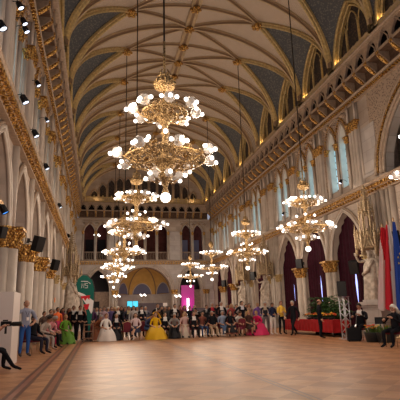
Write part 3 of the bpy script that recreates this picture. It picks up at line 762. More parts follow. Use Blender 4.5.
def make_far_chandelier():
    root = empty('chandelier')
    b = MB(); b.tube([(0, 0, 2.3), (0, 0, 13.95)], .028, 5); b.build('suspension_rod', 'iron', root)
    b = MB(); b.lathe([(.03, -1.0), (.1, -.62), (.2, -.5), (.1, -.38), (.3, -.16), (.12, .1), (.07, .5), (.08, .8), (.24, 1.05), (.1, 1.25), (.05, 1.7), (.24, 1.95), (.18, 2.15), (.04, 2.35)], (0, 0, 0), 8); b.build('baluster_stem', 'gold_fine', root, True)
    for z0, R_ in ((0, 1.15), (1.27, .74)):
        b = MB()
        for k in range(8):
            a = PI*k/4; b.tube([(.1*math.cos(a), .1*math.sin(a), z0-.1), (R_*.5*math.cos(a), R_*.5*math.sin(a), z0-.2), (R_*math.cos(a), R_*math.sin(a), z0+.02)], .035, 4)
        b.tube([(R_*.7*math.cos(PI*k/8), R_*.7*math.sin(PI*k/8), z0-.08) for k in range(16)], .04, 4, closed=True)
        b.build('scroll_ring', 'gold_fine', root)
        for k in range(8):
            a = PI*k/4+.1; r = R_*1.06
            s = MB(); s.ball((r*math.cos(a), r*math.sin(a), z0+.02), .13, 0, 8); s.build('glass_shade', 'shade', root, True)
            for da, dr in ((0, .16), (.5*.3/R_, 0), (-.5*.3/R_, 0)):
                q = MB(); q.ball(((r+dr)*math.cos(a+da), (r+dr)*math.sin(a+da), z0+.06), .058, 0, 6); q.build('bulb', 'bulb', root, True)
    for k in range(6):
        q = MB(); q.ball((.42*math.cos(PI*k/3), .42*math.sin(PI*k/3), -.5), .075, 0, 6); q.build('bulb', 'bulb', root, True)
    q = MB(); q.ball((0, 0, -1.05), .12, 0, 8); q.build('globe_pendant', 'bulb', root, True)
    return root
RZ = 5.13
GRP = None
near = tree_of(make_chandelier()); far = tree_of(make_far_chandelier())
LX, RX = 1.6, 9.7
spots = [(LX, 11.3, 'near', 'largest gilt chandelier hanging nearest the camera, its three tiers of globes lit'),
 (LX, 20.6, 'near', 'gilt chandelier hanging directly behind and below the largest one'),
 (LX, 30.0, 'near', 'third gilt chandelier back in the left-hand row, over the dance floor'),
 (LX, 40.2, 'far', 'fourth gilt chandelier back in the left-hand row'),
 (LX, 50.0, 'far', 'last gilt chandelier of the left-hand row, closest to the end gallery'),
 (RX, 11.3, 'near', 'gilt chandelier cut off by the right edge of the picture'),
 (RX, 20.6, 'near', 'gilt chandelier on the right hanging in front of tall windows, beside largest curtained arch'),
 (RX, 30.0, 'near', 'gilt chandelier in the right-hand row, second complete one from the right edge'),
 (RX, 40.2, 'far', 'gilt chandelier in the right-hand row hanging over the right corner of the end gallery'),
 (RX, 50.0, 'far', 'smallest gilt chandelier of the right-hand row, below the pair of dark gallery arches')]
used = {'near': False, 'far': False}
LAMP = 330
for x, y, k, lab in spots:
    t = near if k == 'near' else far
    o = t[0] if not used[k] else copy_tree(t); used[k] = True
    o.location = (x, y, RZ); o.rotation_euler.z = .13*y
    tag(o, lab, 'chandelier')
    for k2 in range(4):
        a = PI/2*k2+.4; light('chandelier_light', (x+1.5*math.cos(a), y+1.5*math.sin(a), RZ-.1), LAMP*.25, (1, .82, .64), .3)
    for k2 in range(2):
        a = PI*k2+.4; light('chandelier_light', (x+1.0*math.cos(a), y+1.0*math.sin(a), RZ+1.35), LAMP*.35, (1, .80, .60), .3)
# small bracket lamps in the end wall
def wall_lamp(loc, lab):
    r = empty('wall_lamp', loc)
    b = MB(); b.tube([(0, .8, -.5), (0, .3, -.6), (0, 0, -.2), (0, 0, .1)], .03, 5)
    for k in range(6): b.tube([(0, 0, -.1), (.3*math.cos(PI*k/3), .3*math.sin(PI*k/3), -.1)], .02, 4)
    b.build('bracket', 'gold_fine', r)
    for k in range(6):
        q = MB(); q.ball((.32*math.cos(PI*k/3), .32*math.sin(PI*k/3), .05+.12*(k%2)), .09, 0, 8); q.build('bulb', 'bulb', r, True)
    tag(r, lab, 'lamp')
for u, v, yd, lab in ((93, 299, 61, 'small branched lamp inside the left portal of the end wall'), (117, 297, 57.2, 'small branched lamp on the pier between left portal and golden apse'),
                (143, 296, 60, 'small branched lamp under the golden apse dome'), (178, 297, 57.2, 'small branched lamp on the pier left of the magenta panel'), (187, 298, 57.0, 'small branched lamp in front of the magenta panel')):
    r = ray(u, v); t = yd/r.y; wall_lamp((r.x*t, yd, r.z*t+CH), lab)
r = ray(97, 217.5+19); t = 59.5/r.y; wall_lamp((r.x*t, 59.3, r.z*t+CH), 'small branched lamp between the two left gallery arches')

# ------------------------------------------------------------------ light
w = bpy.data.worlds.new('w'); sc.world = w; w.use_nodes = True
w.node_tree.nodes['Background'].inputs[0].default_value = (.78, .82, 1, 1); w.node_tree.nodes['Background'].inputs[1].default_value = .36

cam = bpy.data.cameras.new('camera'); co_ = bpy.data.objects.new('camera', cam); C.objects.link(co_)
cam.sensor_width = 36; cam.lens = F/400*36; cam.clip_end = 200; cam.clip_start = .05
m = Matrix(((ax.x, -ax.y, -ax.z, 0), (ay.x, -ay.y, -ay.z, 0), (az.x, -az.y, -az.z, CH), (0, 0, 0, 1)))
co_.matrix_world = m; sc.camera = co_
sc.view_settings.view_transform = 'Standard'; sc.view_settings.look = 'None'; sc.view_settings.gamma = 1; sc.view_settings.exposure = 0
sc.view_settings.use_curve_mapping = False
sc.cycles.use_denoising = True; sc.cycles.max_bounces = 6; sc.cycles.diffuse_bounces = 4; sc.cycles.transparent_max_bounces = 12
sc.cycles.sample_clamp_indirect = 4

# ------------------------------------------------------------------ people
def col_mat(c, rough=.8):
    k = 'cloth_%02x%02x%02x_%d' % tuple([int(255*min(1, v)) for v in c]+[int(rough*10)])
    if k not in M:
        M[k] = mat(k, c, rough); M[k].node_tree.nodes['Principled BSDF'].inputs['Specular IOR Level'].default_value = .06 if rough > .7 else .35
    return M[k]
BLK, NAVY, WHT, GREY = (.012, .012, .016), (.02, .025, .06), (.72, .68, .66), (.22, .2, .2)
SK = [(.50, .27, .18), (.42, .21, .135), (.56, .33, .23), (.30, .15, .09)]
HAIR = {'dark': (.018, .012, .01), 'brown': (.07, .035, .018), 'grey': (.30, .28, .27), 'white': (.62, .58, .52), 'blond': (.38, .24, .10), 'red': (.16, .05, .02)}
def head_mb(mb, c, tilt=0., yaw=0.):
    """face towards -y; slot 0 skin, 6 eyes, 7 lips"""
    n, k = 16, 12; R = Matrix.Rotation(yaw, 3, 'Z') @ Matrix.Rotation(tilt, 3, 'X'); c = Vector(c); vs, fs = [], []
    for i in range(k+1):
        th = PI*i/k; z = -math.cos(th)*.118
        for j in range(n):
            a = 2*PI*j/n; x, y = math.sin(th)*.076*math.cos(a), math.sin(th)*.096*math.sin(a)
            if z < -.01: f = 1-.38*((-.01-z)/.108)**1.2; x *= f; y = y*(f*.9+.1) if y > 0 else y*(1-.12*((-.01-z)/.108))
            front = max(0, -math.sin(a))*math.sin(th)
            if abs(x) < .02 and front > .6: y -= .022*max(0, 1-abs(z+.018)/.032)+.006*max(0, 1-abs(z+.09)/.03)
            if .015 < abs(x) < .05 and front > .5: y += .010*max(0, 1-abs(z-.012)/.025)
            vs.append(c+R @ Vector((x, y, z)))
    for i in range(k):
        for j in range(n): fs.append((i*n+j, i*n+(j+1) % n, (i+1)*n+(j+1) % n, (i+1)*n+j))
    mb.add(vs, fs, 0)
    for sx in (-1, 1):
        p = c+R @ Vector((sx*.031, -.080, .010)); mb.ball(p, .0115, 6, 6)
        p = c+R @ Vector((sx*.078, .008, -.005)); mb.ball(p, .020, 0, 6, .4, 1, 1.5)
        q = [c+R @ Vector((sx*.018, -.092, .032)), c+R @ Vector((sx*.045, -.083, .034))]; mb.tube(q, .005, 4, 6)
    mb.tube([c+R @ Vector((x, -.088-.004*(1-abs(x)/.02), -.052)) for x in (-.022, 0, .022)], [.004, .0075, .004], 5, 7)
def hair_mb(c, kind, tilt=0., yaw=0.):
    mb = MB(); R = Matrix.Rotation(yaw, 3, 'Z') @ Matrix.Rotation(tilt, 3, 'X'); c = Vector(c); n = 14; vs, fs = [], []
    rows = 8
    for i in range(rows+1):
        for j in range(n):
            a = 2*PI*j/n; fr = max(0, -math.sin(a)); bkk = max(0, math.sin(a))
            low = {'short': .35-.05*bkk-.0, 'bald': .30, 'bun': .3, 'long': .3}[kind]
            th_max = PI*(.60-.30*fr+.13*bkk) if kind != 'bald' else PI*(.52+.14*bkk-.50*fr)
            th_min = 0 if kind != 'bald' else PI*.34
            th = th_min+(max(th_max, th_min+.01)-th_min)*i/rows
            g = 1.10 if kind != 'bald' else 1.04
            vs.append(c+R @ Vector((math.sin(th)*.076*math.cos(a)*g*1.02, math.sin(th)*.096*math.sin(a)*g+.004, math.cos(th)*.118*g+.002)))
    for i in range(rows):
        for j in range(n): fs.append((i*n+j, i*n+(j+1) % n, (i+1)*n+(j+1) % n, (i+1)*n+j))
    mb.add(vs, fs)
    if kind == 'bun': mb.ball(c+R @ Vector((0, .105, .045)), .048, 0, 8)
    if kind == 'long':
        for sx in (-1, 0, 1):
            mb.tube([c+R @ Vector((sx*.062, .03+.04*(sx == 0), .04)), c+R @ Vector((sx*.085, .055+.03*(sx == 0), -.06)), c+R @ Vector((sx*.08, .06+.04*(sx == 0), -.17)), c+R @ Vector((sx*.065, .05+.04*(sx == 0), -.25))], [.04, .046, .042, .016], 7)
    return mb
POSES = {}
def joints(pose, fem):
    V = Vector; sw = .165 if fem else .195; hwid = .10 if fem else .09
    J = dict(pel=V((0, 0, .95)), wst=V((0, 0, 1.10)), chs=V((0, -.01, 1.30)), nck=V((0, .01, 1.45)), nk2=V((0, 0, 1.54)), head=V((0, -.015, 1.645)), tilt=0., yaw=0.)
    for s, k in ((-1, 'R'), (1, 'L')):
        J['sh'+k] = V((s*sw, 0, 1.40)); J['el'+k] = V((s*(sw+.05), .03, 1.12)); J['wr'+k] = V((s*(sw+.06), -.04, .87)); J['ha'+k] = V((s*(sw+.055), -.07, .79))
        J['hp'+k] = V((s*hwid, 0, .90)); J['kn'+k] = V((s*(hwid+.015), -.02, .50)); J['an'+k] = V((s*(hwid+.02), .02, .09)); J['to'+k] = V((s*(hwid+.05), -.16, .035))
    sit = pose.startswith('sit')
    if sit:
        dz = .95-.54
        for k in ('pel', 'wst', 'chs', 'nck', 'nk2', 'head', 'shR', 'shL', 'elR', 'elL'): J[k].z -= dz
        J['chs'].y = .01
        for s, k in ((-1, 'R'), (1, 'L')):
            J['hp'+k] = V((s*.1, -.05, .53)); J['kn'+k] = V((s*.13, -.46, .50)); J['an'+k] = V((s*.13, -.44, .10)); J['to'+k] = V((s*.15, -.62, .035))
            J['wr'+k] = V((s*.13, -.30, .63)); J['el'+k] = V((s*.25, -.02, .74)); J['ha'+k] = V((s*.09, -.38, .62))
        if pose == 'sit_cross':
            J['knL'] = V((-.02, -.48, .60)); J['anL'] = V((-.12, -.60, .26)); J['toL'] = V((-.16, -.75, .20))
        if pose == 'sit_lean':
            for k, a in (('wst', .05), ('chs', .16), ('nck', .26), ('nk2', .30), ('head', .36), ('shR', .22), ('shL', .22), ('elR', .2), ('elL', .2)): J[k].y -= a
            for k in ('nck', 'nk2', 'head', 'shR', 'shL'): J[k].z -= .05
            for s, k in ((-1, 'R'), (1, 'L')): J['wr'+k] = V((s*.10, -.50, .66)); J['ha'+k] = V((s*.06, -.57, .63))
            J['tilt'] = .5
        if pose == 'sit_play':   # both hands raised to something held in front of the chest
            for s, k in ((-1, 'R'), (1, 'L')): J['el'+k] = V((s*.27, -.14, .76)); J['wr'+k] = V((s*.13, -.36, .88+.04*s)); J['ha'+k] = V((s*.08, -.43, .93+.04*s))
            J['tilt'] = .3
        if pose == 'sit_camera':
            for s, k in ((-1, 'R'), (1, 'L')): J['el'+k] = V((s*.24, -.20, .88)); J['wr'+k] = V((s*.09, -.40, 1.05)); J['ha'+k] = V((s*.07, -.47, 1.09))
            J['knR'] = V((-.12, -.45, .50)); J['anR'] = V((-.13, -.68, .12)); J['toR'] = V((-.15, -.86, .05))
    if pose == 'clasp':
        for s, k in ((-1, 'R'), (1, 'L')): J['el'+k] = V((s*(sw+.07), .03, 1.13)); J['wr'+k] = V((s*.09, -.17, .98)); J['ha'+k] = V((s*.02, -.20, .95))
    if pose == 'fold':
        for s, k in ((-1, 'R'), (1, 'L')): J['el'+k] = V((s*(sw+.06), -.04, 1.14)); J['wr'+k] = V((s*.05, -.20, 1.17)); J['ha'+k] = V((-s*.06, -.20, 1.19))
    if pose == 'hold':
        for s, k in ((-1, 'R'), (1, 'L')): J['el'+k] = V((s*(sw+.05), -.02, 1.14)); J['wr'+k] = V((s*.14, -.25, 1.10)); J['ha'+k] = V((s*.11, -.33, 1.10))
        J['tilt'] = .2
    if pose == 'walk':
        J['knL'] = V((hwid, -.22, .53)); J['anL'] = V((hwid, -.27, .11)); J['toL'] = V((hwid+.02, -.45, .07)); J['knR'] = V((-hwid, .06, .49)); J['anR'] = V((-hwid, .32, .14)); J['toR'] = V((-hwid-.02, .18, .04))
        J['elL'].y += .1; J['wrL'] += V((0, .12, .02)); J['haL'] += V((0, .12, .02)); J['elR'] += V((0, -.08, 0)); J['wrR'] += V((0, -.22, .08)); J['haR'] += V((0, -.26, .1))
    if pose == 'bend':
        for k, a, b_ in (('wst', .08, .02), ('chs', .28, .08), ('nck', .42, .14), ('nk2', .50, .17), ('head', .58, .20), ('shR', .38, .12), ('shL', .38, .12)): J[k].y -= a; J[k].z -= b_
        for s, k in ((-1, 'R'), (1, 'L')): J['el'+k] = V((s*.24, -.50, 1.02)); J['wr'+k] = V((s*.16, -.66, .88)); J['ha'+k] = V((s*.13, -.73, .84))
        J['tilt'] = .4
    if pose == 'hip':
        J['elR'] = V((-sw-.17, .06, 1.17)); J['wrR'] = V((-.19, -.05, 1.00)); J['haR'] = V((-.14, -.10, .98))
        J['elL'] = V((sw+.12, -.02, 1.15)); J['wrL'] = V((.15, -.16, 1.0)); J['haL'] = V((.09, -.20, .99))
    if pose == 'reach':     # statue: one arm raised forward
        J['elR'] = V((-sw-.12, -.18, 1.35)); J['wrR'] = V((-sw-.10, -.34, 1.55)); J['haR'] = V((-sw-.08, -.38, 1.63)); J['wrL'] = V((.08, -.20, 1.08)); J['haL'] = V((.02, -.23, 1.08))
    return J
def hand(mb, J, k, s):
    """palm, four unequal curled fingers and a thumb from the palm's side"""
    w, h = J['wr'+k], J['ha'+k]; d = (h-w).normalized(); side = d.cross(Vector((0, 0, 1)) if abs(d.z) < .8 else Vector((0, 1, 0))).normalized(); nr = side.cross(d).normalized()
    palm = w+d*.05; mb.tube([w-d*.01, w+d*.03, w+d*.085], [.027, .036, .034], 8, 0, flat=1.15)
    for i, ln in enumerate((.066, .078, .072, .056)):
        o = w+d*.075+side*(.026-.0175*i)
        p = [o, o+d*ln*.5-nr*.006, o+d*ln*.85-nr*.024, o+d*ln*.95-nr*.042]; mb.tube(p, [.0098, .0092, .0085, .007], 6, 0)
    o = w+d*.035+side*.028; mb.tube([o, o+side*.022+d*.02-nr*.008, o+side*.024+d*.048-nr*.02], [.0125, .011, .0085], 6, 0)
def body(pose, fem, detail):
    key = (pose, fem)
    if key in POSES: return POSES[key]
    J = joints(pose, fem); f = .88 if fem else 1.
    names = ['pel', 'wst', 'chs', 'nck', 'nk2', 'shR', 'elR', 'wrR', 'shL', 'elL', 'wrL', 'hpR', 'knR', 'anR', 'toR', 'hpL', 'knL', 'anL', 'toL', 'lbR', 'lbL', 'hd0']
    J['lbR'] = J['pel']+(J['hpR']-J['pel'])*.5; J['lbL'] = J['pel']+(J['hpL']-J['pel'])*.5; J['hd0'] = J['head']-Vector((0, 0, .03))
    Rr = dict(pel=(.150, .115), wst=(.135*f, .10*f), chs=(.165*f, .115), nck=(.085, .07), nk2=(.055, .055), shR=(.072*f,)*2, elR=(.047*f,)*2, wrR=(.032,)*2, hpR=(.092,)*2, knR=(.062,)*2, anR=(.044,)*2, toR=(.036, .028), lbR=(.11, .10), hd0=(.05, .05))
    E = [('pel', 'wst', 1), ('wst', 'chs', 1), ('chs', 'nck', 1), ('nck', 'nk2', 0), ('nk2', 'hd0', 0), ('nck', 'shR', 1), ('shR', 'elR', 1), ('elR', 'wrR', 4), ('nck', 'shL', 1), ('shL', 'elL', 1), ('elL', 'wrL', 4),
         ('pel', 'hpR', 2), ('hpR', 'knR', 2), ('knR', 'anR', 8), ('anR', 'toR', 3), ('pel', 'hpL', 2), ('hpL', 'knL', 2), ('knL', 'anL', 8), ('anL', 'toL', 3)]
    names = [n for n in names if n not in ('lbR', 'lbL')]
    me = bpy.data.meshes.new('b'); me.from_pydata([J[n] for n in names], [(names.index(a), names.index(b_)) for a, b_, _ in E], [])
    ob = bpy.data.objects.new('b', me); C.objects.link(ob)
    sk = ob.modifiers.new('s', 'SKIN'); sk.use_smooth_shade = True; sk.branch_smoothing = .3
    for i, n in enumerate(names):
        q = Rr.get(n) or Rr[n[:-1]+'R']; me.skin_vertices[0].data[i].radius = q; me.skin_vertices[0].data[i].use_root = (n == 'pel')
    ob.modifiers.new('u', 'SUBSURF').levels = 1
    dg = bpy.context.evaluated_depsgraph_get(); dg.update(); ev = ob.evaluated_get(dg); em = ev.to_mesh()
    mb = MB(); vs = [v.co.copy() for v in em.vertices]; bones = [(J[a], J[b_], r) for a, b_, r in E]
    for p in em.polygons:
        c = p.center; best, br = 9, 0
        for a, b_, r in bones:
            ab = b_-a; t = max(0, min(1, (c-a).dot(ab)/ab.length_squared)); dd = (c-a-ab*t).length-(.04 if r in (1, 2) else 0)
            if dd < best: best, br = dd, r
        if br == 1 and p.normal.y < -.35 and abs(c.x) < .028+.5*max(0, c.z-(J['chs'].z-.06))*.5 and c.z > J['chs'].z-.08 and not (c-J['shR']).length < .1 and not (c-J['shL']).length < .1: br = 5
        mb.f.append(tuple(p.vertices)); mb.m.append(br)
    mb.v = [tuple(v) for v in vs]
    ev.to_mesh_clear(); bpy.data.objects.remove(ob)
    hand(mb, J, 'R', -1); hand(mb, J, 'L', 1); head_mb(mb, J['head'], J['tilt'], J['yaw'])
    slots = [bpy.data.materials.new('slot_%d' % i) if ('slot_%d' % i) not in bpy.data.materials else bpy.data.materials['slot_%d' % i] for i in range(9)]
    o = mb.build('body', slots, None, True); me = o.data; bpy.data.objects.remove(o)
    POSES[key] = (me, J); return POSES[key]
HM = {}
def person(x, y, pose, rz, label, top, bottom, fem=False, skin=0, hair='dark', style='short', sleeves=True, shirt=None, shins=None, shoes=BLK, scale=1., z=0., skirt=None, group=None, extra=None):
    me, J = body(pose, fem, True)
    r = empty('person', (x, y, z), rz); r.scale = (scale*1.13, scale*1.13, scale)
    tag(r, label, 'person', group)
    o = bpy.data.objects.new('body', me); C.objects.link(o); o.parent = r
    S_ = SK[skin]
    cols = {0: S_, 1: top, 2: bottom, 3: shoes, 4: top if sleeves else S_, 5: shirt or top, 6: (.03, .02, .02), 7: (.42, .12, .10), 8: shins if shins is not None else bottom}
    for i in range(9):
        o.material_slots[i].link = 'OBJECT'; o.material_slots[i].material = col_mat(cols[i], .55 if i in (0, 7) else .8)
    hk = (pose, fem, style)
    if hk not in HM:
        h = hair_mb(J['head'], style, J['tilt'], J['yaw']); ho = h.build('hair', 'black', None, True); HM[hk] = ho.data; bpy.data.objects.remove(ho)
    ho = bpy.data.objects.new('hair', HM[hk]); C.objects.link(ho); ho.parent = r
    ho.material_slots[0].link = 'OBJECT'; ho.material_slots[0].material = col_mat(HAIR[hair], .7)
    if skirt:
        c, R0, length = skirt; mb = MB(); n = 28; sit = pose.startswith('sit'); rows = []
        zt = J['wst'].z; steps = 8; vs = []; fs = []
        for i in range(steps+1):
            t = i/steps; zz = zt*(1-t)+max(.015, (1-length)*zt)*t
            for j in range(n):
                a = 2*PI*j/n; rr = .15+(R0-.15)*t**(.55 if sit else .9); rip = 1+.09*t*math.sin(a*7+1.3)+.04*t*math.sin(a*11)
                yy = -.22*min(1, t*2.2) if sit else 0
                fw = 1.25 if sit else 1.
                vs.append((rr*rip*math.cos(a), yy+rr*rip*math.sin(a)*fw*(.8 if not sit else 1), zz))
        for i in range(steps):
            for j in range(n): fs.append((i*n+j, i*n+(j+1) % n, (i+1)*n+(j+1) % n, (i+1)*n+j))
        mb.add(vs, fs); so = mb.build('skirt', col_mat(c, .65), r, True)
    if extra: extra(r, J)
    return r
# chairs: gilt frame banquet chairs, one prototype copied
def make_chair():
    r = empty('banquet_chair')
    b = MB(); b.box((0, 0, .44), (.42, .42, .07), 0, 0, .94); b.build('seat', 'chair_red', r)
    b = MB(); pr = [(-.19, .48)]+[(-.19, .8)]+[(.19*math.sin(a), .80+.12*math.cos(a)) for a in [(-PI/2)+PI*i/8 for i in range(1, 8)]]+[(.19, .8), (.19, .48)]
    b.add([(x, .20, z) for x, z in pr]+[(x, .245, z) for x, z in pr], [tuple(range(len(pr))), tuple(range(len(pr), 2*len(pr)))[::-1]]+[(i, (i+1) % len(pr), len(pr)+(i+1) % len(pr), len(pr)+i) for i in range(len(pr))]); b.build('backrest', 'chair_red', r)
    b = MB(); b.tube([(x*1.08, .225, .1+(z-.1)*1.02) for x, z in pr], .014, 6); b.build('back_frame', 'chair_gold', r, True)
    for sx, sy in ((-1, -1), (1, -1), (-1, 1), (1, 1)):
        b = MB(); b.tube([(sx*.18, sy*.18, .42), (sx*.20, sy*.22, 0)], [.016, .012], 6); b.build('leg', 'chair_gold', r, True)
    return r
chair_t = tree_of(make_chair()); chair_used = False
def chair(x, y, rz, label):
    global chair_used
    o = copy_tree(chair_t) if chair_used else chair_t[0]; chair_used = True
    o.location = (x, y, 0); o.rotation_euler.z = rz; tag(o, label, 'chair', None); return o
def seated(px, Y, pose, rz, label, top, bottom, chairlab=None, **k):
    x = x_at(px, Y, 1.0); p = person(x, Y, pose, rz, label, top, bottom, **k)
    s = k.get('scale', 1.)
    chair(x-math.sin(rz)*.06*1, Y+math.cos(rz)*.06, rz, chairlab or ('gilt banquet chair under the '+label.split(' person ')[-1] if False else 'banquet chair used by the '+label))
    return p
def stand(px, Y, pose, rz, label, top, bottom, **k): return person(x_at(px, Y, 1.3), Y, pose, rz, label, top, bottom, **k)

YEL = (.66, .38, .012); PINK = (.66, .025, .13); 
# --- front row along the far side of the dance floor, left to right
S1_row = [0]
def S1(px, pose, rz, lab, ch, top, bot, **k):
    S1_row[0] += 1; seated(px, 25.95 if S1_row[0] % 2 else 25.5, pose, rz, lab, top, bot, ch, **k)
S1(97, 'sit_lean', .5, 'seated person in rust-brown dress leaning forward behind the wooden rail', 'maroon banquet chair under the leaning person in rust-brown', (.20, .07, .035), (.20, .07, .035), fem=True, hair='grey', style='bun', skirt=((.22, .08, .04), .38, .9), scale=1.0)
S1(106, 'sit', .25, 'seated person in a long white gown with bare shoulders', 'maroon banquet chair under the white gown', WHT, WHT, fem=True, hair='red', style='bun', sleeves=False, skin=2, skirt=((.70, .62, .58), .44, 1))
S1(116.5, 'sit', 0, 'seated person in black with a pale scarf beside the white gown', 'maroon banquet chair under the person with a pale scarf', BLK, BLK, fem=True, hair='grey', style='bun', shirt=(.6, .56, .56), skirt=(BLK, .3, 1))
chair(x_at(126, 25.4, .6), 25.4, PI+.2, 'empty maroon banquet chair with its back to the dance floor')
S1(135.5, 'sit_cross', -.1, 'seated person in white blouse and dark skirt, just right of the empty chair', 'maroon banquet chair under the white blouse and dark skirt', (.65, .5, .52), NAVY, fem=True, skin=2, hair='brown', style='long', skirt=(NAVY, .25, .45), shins=SK[2])
S1(146.5, 'sit_lean', .6, 'seated person in blue jeans bending left of the yellow gown', 'maroon banquet chair left of the yellow gown', (.05, .06, .12), (.08, .13, .26), hair='dark')
S1(155.5, 'sit', .05, 'seated person in a wide bright yellow gown', 'maroon banquet chair hidden under the bright yellow gown', YEL, YEL, fem=True, hair='brown', style='bun', skin=2, sleeves=False, skirt=(YEL, .52, 1))
S1(165, 'sit', 0, 'seated person in black tailcoat and white shirt, right of the yellow gown', 'maroon banquet chair under the tailcoat next to the yellow gown', BLK, BLK, shirt=WHT, skin=2, hair='brown')
S1(174, 'sit_lean', -.1, 'seated person bowed forward in grey shawl and black skirt', 'maroon banquet chair under the bowed person in grey shawl', (.28, .27, .27), BLK, fem=True, hair='grey', skirt=(BLK, .28, 1))
S1(184.8, 'sit', -.1, 'seated person in a long pale pink sleeveless dress below the magenta panel', 'maroon banquet chair under the pale pink dress', (.62, .40, .38), (.62, .42, .38), fem=True, skin=2, hair='blond', style='long', sleeves=False, skirt=((.62, .52, .42), .27, 1))
S1(193.8, 'sit', 0, 'seated person in black suit with bright white shirt front and clasped hands', 'maroon banquet chair under the clasped-hands black suit', BLK, BLK, shirt=WHT, hair='brown')
S1(202.3, 'sit', .05, 'seated person in rust-red short-sleeved top and blue jeans', 'maroon banquet chair under the rust-red top', (.22, .075, .055), (.06, .09, .19), fem=True, sleeves=False, hair='dark', style='long')
S1(211.8, 'sit', 0, 'seated person in black polo shirt and beige trousers', 'maroon banquet chair under the beige trousers', BLK, (.42, .30, .20), sleeves=False, hair='grey', skin=1)
S1(222.3, 'sit_cross', .1, 'seated person in light blue shirt, blue jeans and white shoes', 'maroon banquet chair under the light blue shirt', (.30, .36, .50), (.11, .16, .28), sleeves=False, shoes=WHT, hair='grey')
S1(230.2, 'sit', -.1, 'seated person in black dress next to the light blue shirt', 'maroon banquet chair under the black dress', BLK, BLK, fem=True, hair='dark', style='long', sleeves=False, skirt=(BLK, .28, .7), shins=SK[0])
S1(236.5, 'sit_lean', .2, 'seated person in maroon skirt and white blouse with hands on the lap', 'maroon banquet chair under the maroon skirt', WHT, (.15, .015, .04), fem=True, hair='brown', style='bun', sleeves=False, skirt=((.17, .015, .045), .26, .5), shins=SK[1])
S1(248.5, 'sit_cross', .3, 'seated person in dark brown top and skirt left of the hot pink gown', 'maroon banquet chair left of the hot pink gown', (.07, .035, .03), (.05, .03, .03), fem=True, hair='blond', style='long', sleeves=False, skirt=((.06, .035, .03), .24, .5), shins=SK[1])
S1(257.5, 'sit_lean', -.5, 'seated person in a sweeping hot pink gown', 'maroon banquet chair under the hot pink gown', PINK, PINK, fem=True, hair='blond', style='bun', skin=2, skirt=(PINK, .56, 1))
chair(x_at(241.5, 25.6, .6), 25.6, PI-.15, 'empty maroon banquet chair seen from behind under the big black outfit')
# --- standing behind the front row
def T(px, Y, pose, rz, lab, top, bot, **k): stand(px, Y, pose, rz, lab, top, bot, **k)
T(92, 28.2, 'clasp', .2, 'standing person in purple-black dress right of the green banner pole', (.07, .03, .08), BLK, fem=True, hair='dark', style='bun', skirt=(BLK, .3, 1))
T(104, 28.6, 'clasp', 0, 'standing person in pale mauve blouse behind the white gown', (.40, .28, .32), BLK, fem=True, hair='dark')
T(111.5, 28.8, 'stand', .1, 'standing person in violet jacket right of the mauve blouse', (.12, .09, .22), BLK, hair='brown')
T(117.8, 28.4, 'stand', .3, 'standing grey-haired person in black suit under the pier lamp', BLK, BLK, hair='white', shirt=WHT)
T(121.5, 28.9, 'clasp', -.2, 'standing dark-haired person in black left of the cyan screen', BLK, BLK, hair='dark', style='long', fem=True)
T(128.5, 28.3, 'clasp', .1, 'standing person in black suit with grey tie under the cyan screen', (.05, .05, .07), BLK, shirt=(.5, .42, .25), hair='brown')
T(133.5, 28.0, 'stand', 0, 'standing person in white-and-grey top directly right of the grey tie suit', (.45, .42, .42), NAVY, fem=True, hair='dark', style='long')
T(141.5, 28.1, 'hold', .2, 'standing person with dark hat-like hair and white collar left of the ochre dress', BLK, BLK, fem=True, hair='dark', style='bun', shirt=WHT)
T(149.8, 27.0, 'bend', .7, 'person in ochre-yellow dress bending over the seated row', (.62, .31, .03), (.62, .31, .03), fem=True, hair='dark', style='bun', skirt=((.62, .31, .03), .26, .9), scale=1.02)
T(157.6, 28.2, 'clasp', 0, 'tall standing person in tailcoat behind the yellow gown', BLK, BLK, shirt=WHT, hair='brown', scale=1.06)
T(165, 28.6, 'stand', 0, 'standing grey-haired person in brown jacket behind two tailcoats', (.10, .06, .045), BLK, hair='grey', scale=.97)
T(169, 28.3, 'stand', .2, 'standing person in dark grey dress right of the brown jacket', (.05, .05, .055), BLK, fem=True, hair='brown', style='long', scale=.97)
T(174.8, 28.2, 'clasp', 0, 'standing person in tailcoat left of the magenta panel', BLK, BLK, shirt=WHT, hair='dark', scale=1.03)
T(180.5, 28.6, 'clasp', 0, 'standing person in red-brown dress in front of the magenta panel', (.16, .05, .04), BLK, fem=True, hair='brown', style='bun')
T(189.5, 28.0, 'stand', .1, 'standing person in black half hidden behind the pale pink dress', BLK, BLK, hair='dark', scale=.95)
T(200, 27.6, 'bend', -.6, 'person in black coat and white collar stooping behind the rust-red top', BLK, BLK, shirt=WHT, hair='dark')
T(212.3, 28.2, 'fold', 0, 'standing person in black with red sash behind the beige trousers', BLK, BLK, shirt=(.4, .03, .05), hair='grey', scale=1.05)
T(221.3, 28.3, 'clasp', .1, 'tall standing person in tailcoat behind the light blue shirt', BLK, BLK, shirt=WHT, hair='grey', scale=1.08)
T(227, 28.5, 'stand', 0, 'standing person in pale grey jacket beside the tall tailcoat', (.45, .40, .39), GREY, hair='grey')
T(231.5, 28.2, 'clasp', -.1, 'standing person in red dress with blond hair', (.33, .06, .06), (.33, .06, .06), fem=True, hair='blond', style='long', skirt=((.33, .06, .06), .27, 1), sleeves=False)
T(241.7, 26.8, 'hip', .3, 'large person in black coat and black hat with a white rosette', BLK, BLK, hair='dark', scale=1.07, shirt=(.6, .6, .65))
T(249, 28.5, 'stand', 0, 'standing person in beige dress behind the dark brown skirt', (.33, .22, .16), (.3, .2, .15), fem=True, hair='brown', style='long')
T(257.8, 27.5, 'clasp', -.1, 'standing person in purple dress behind the hot pink gown', (.16, .08, .30), (.14, .08, .26), fem=True, hair='blond', style='bun', skirt=((.16, .08, .28), .3, 1))
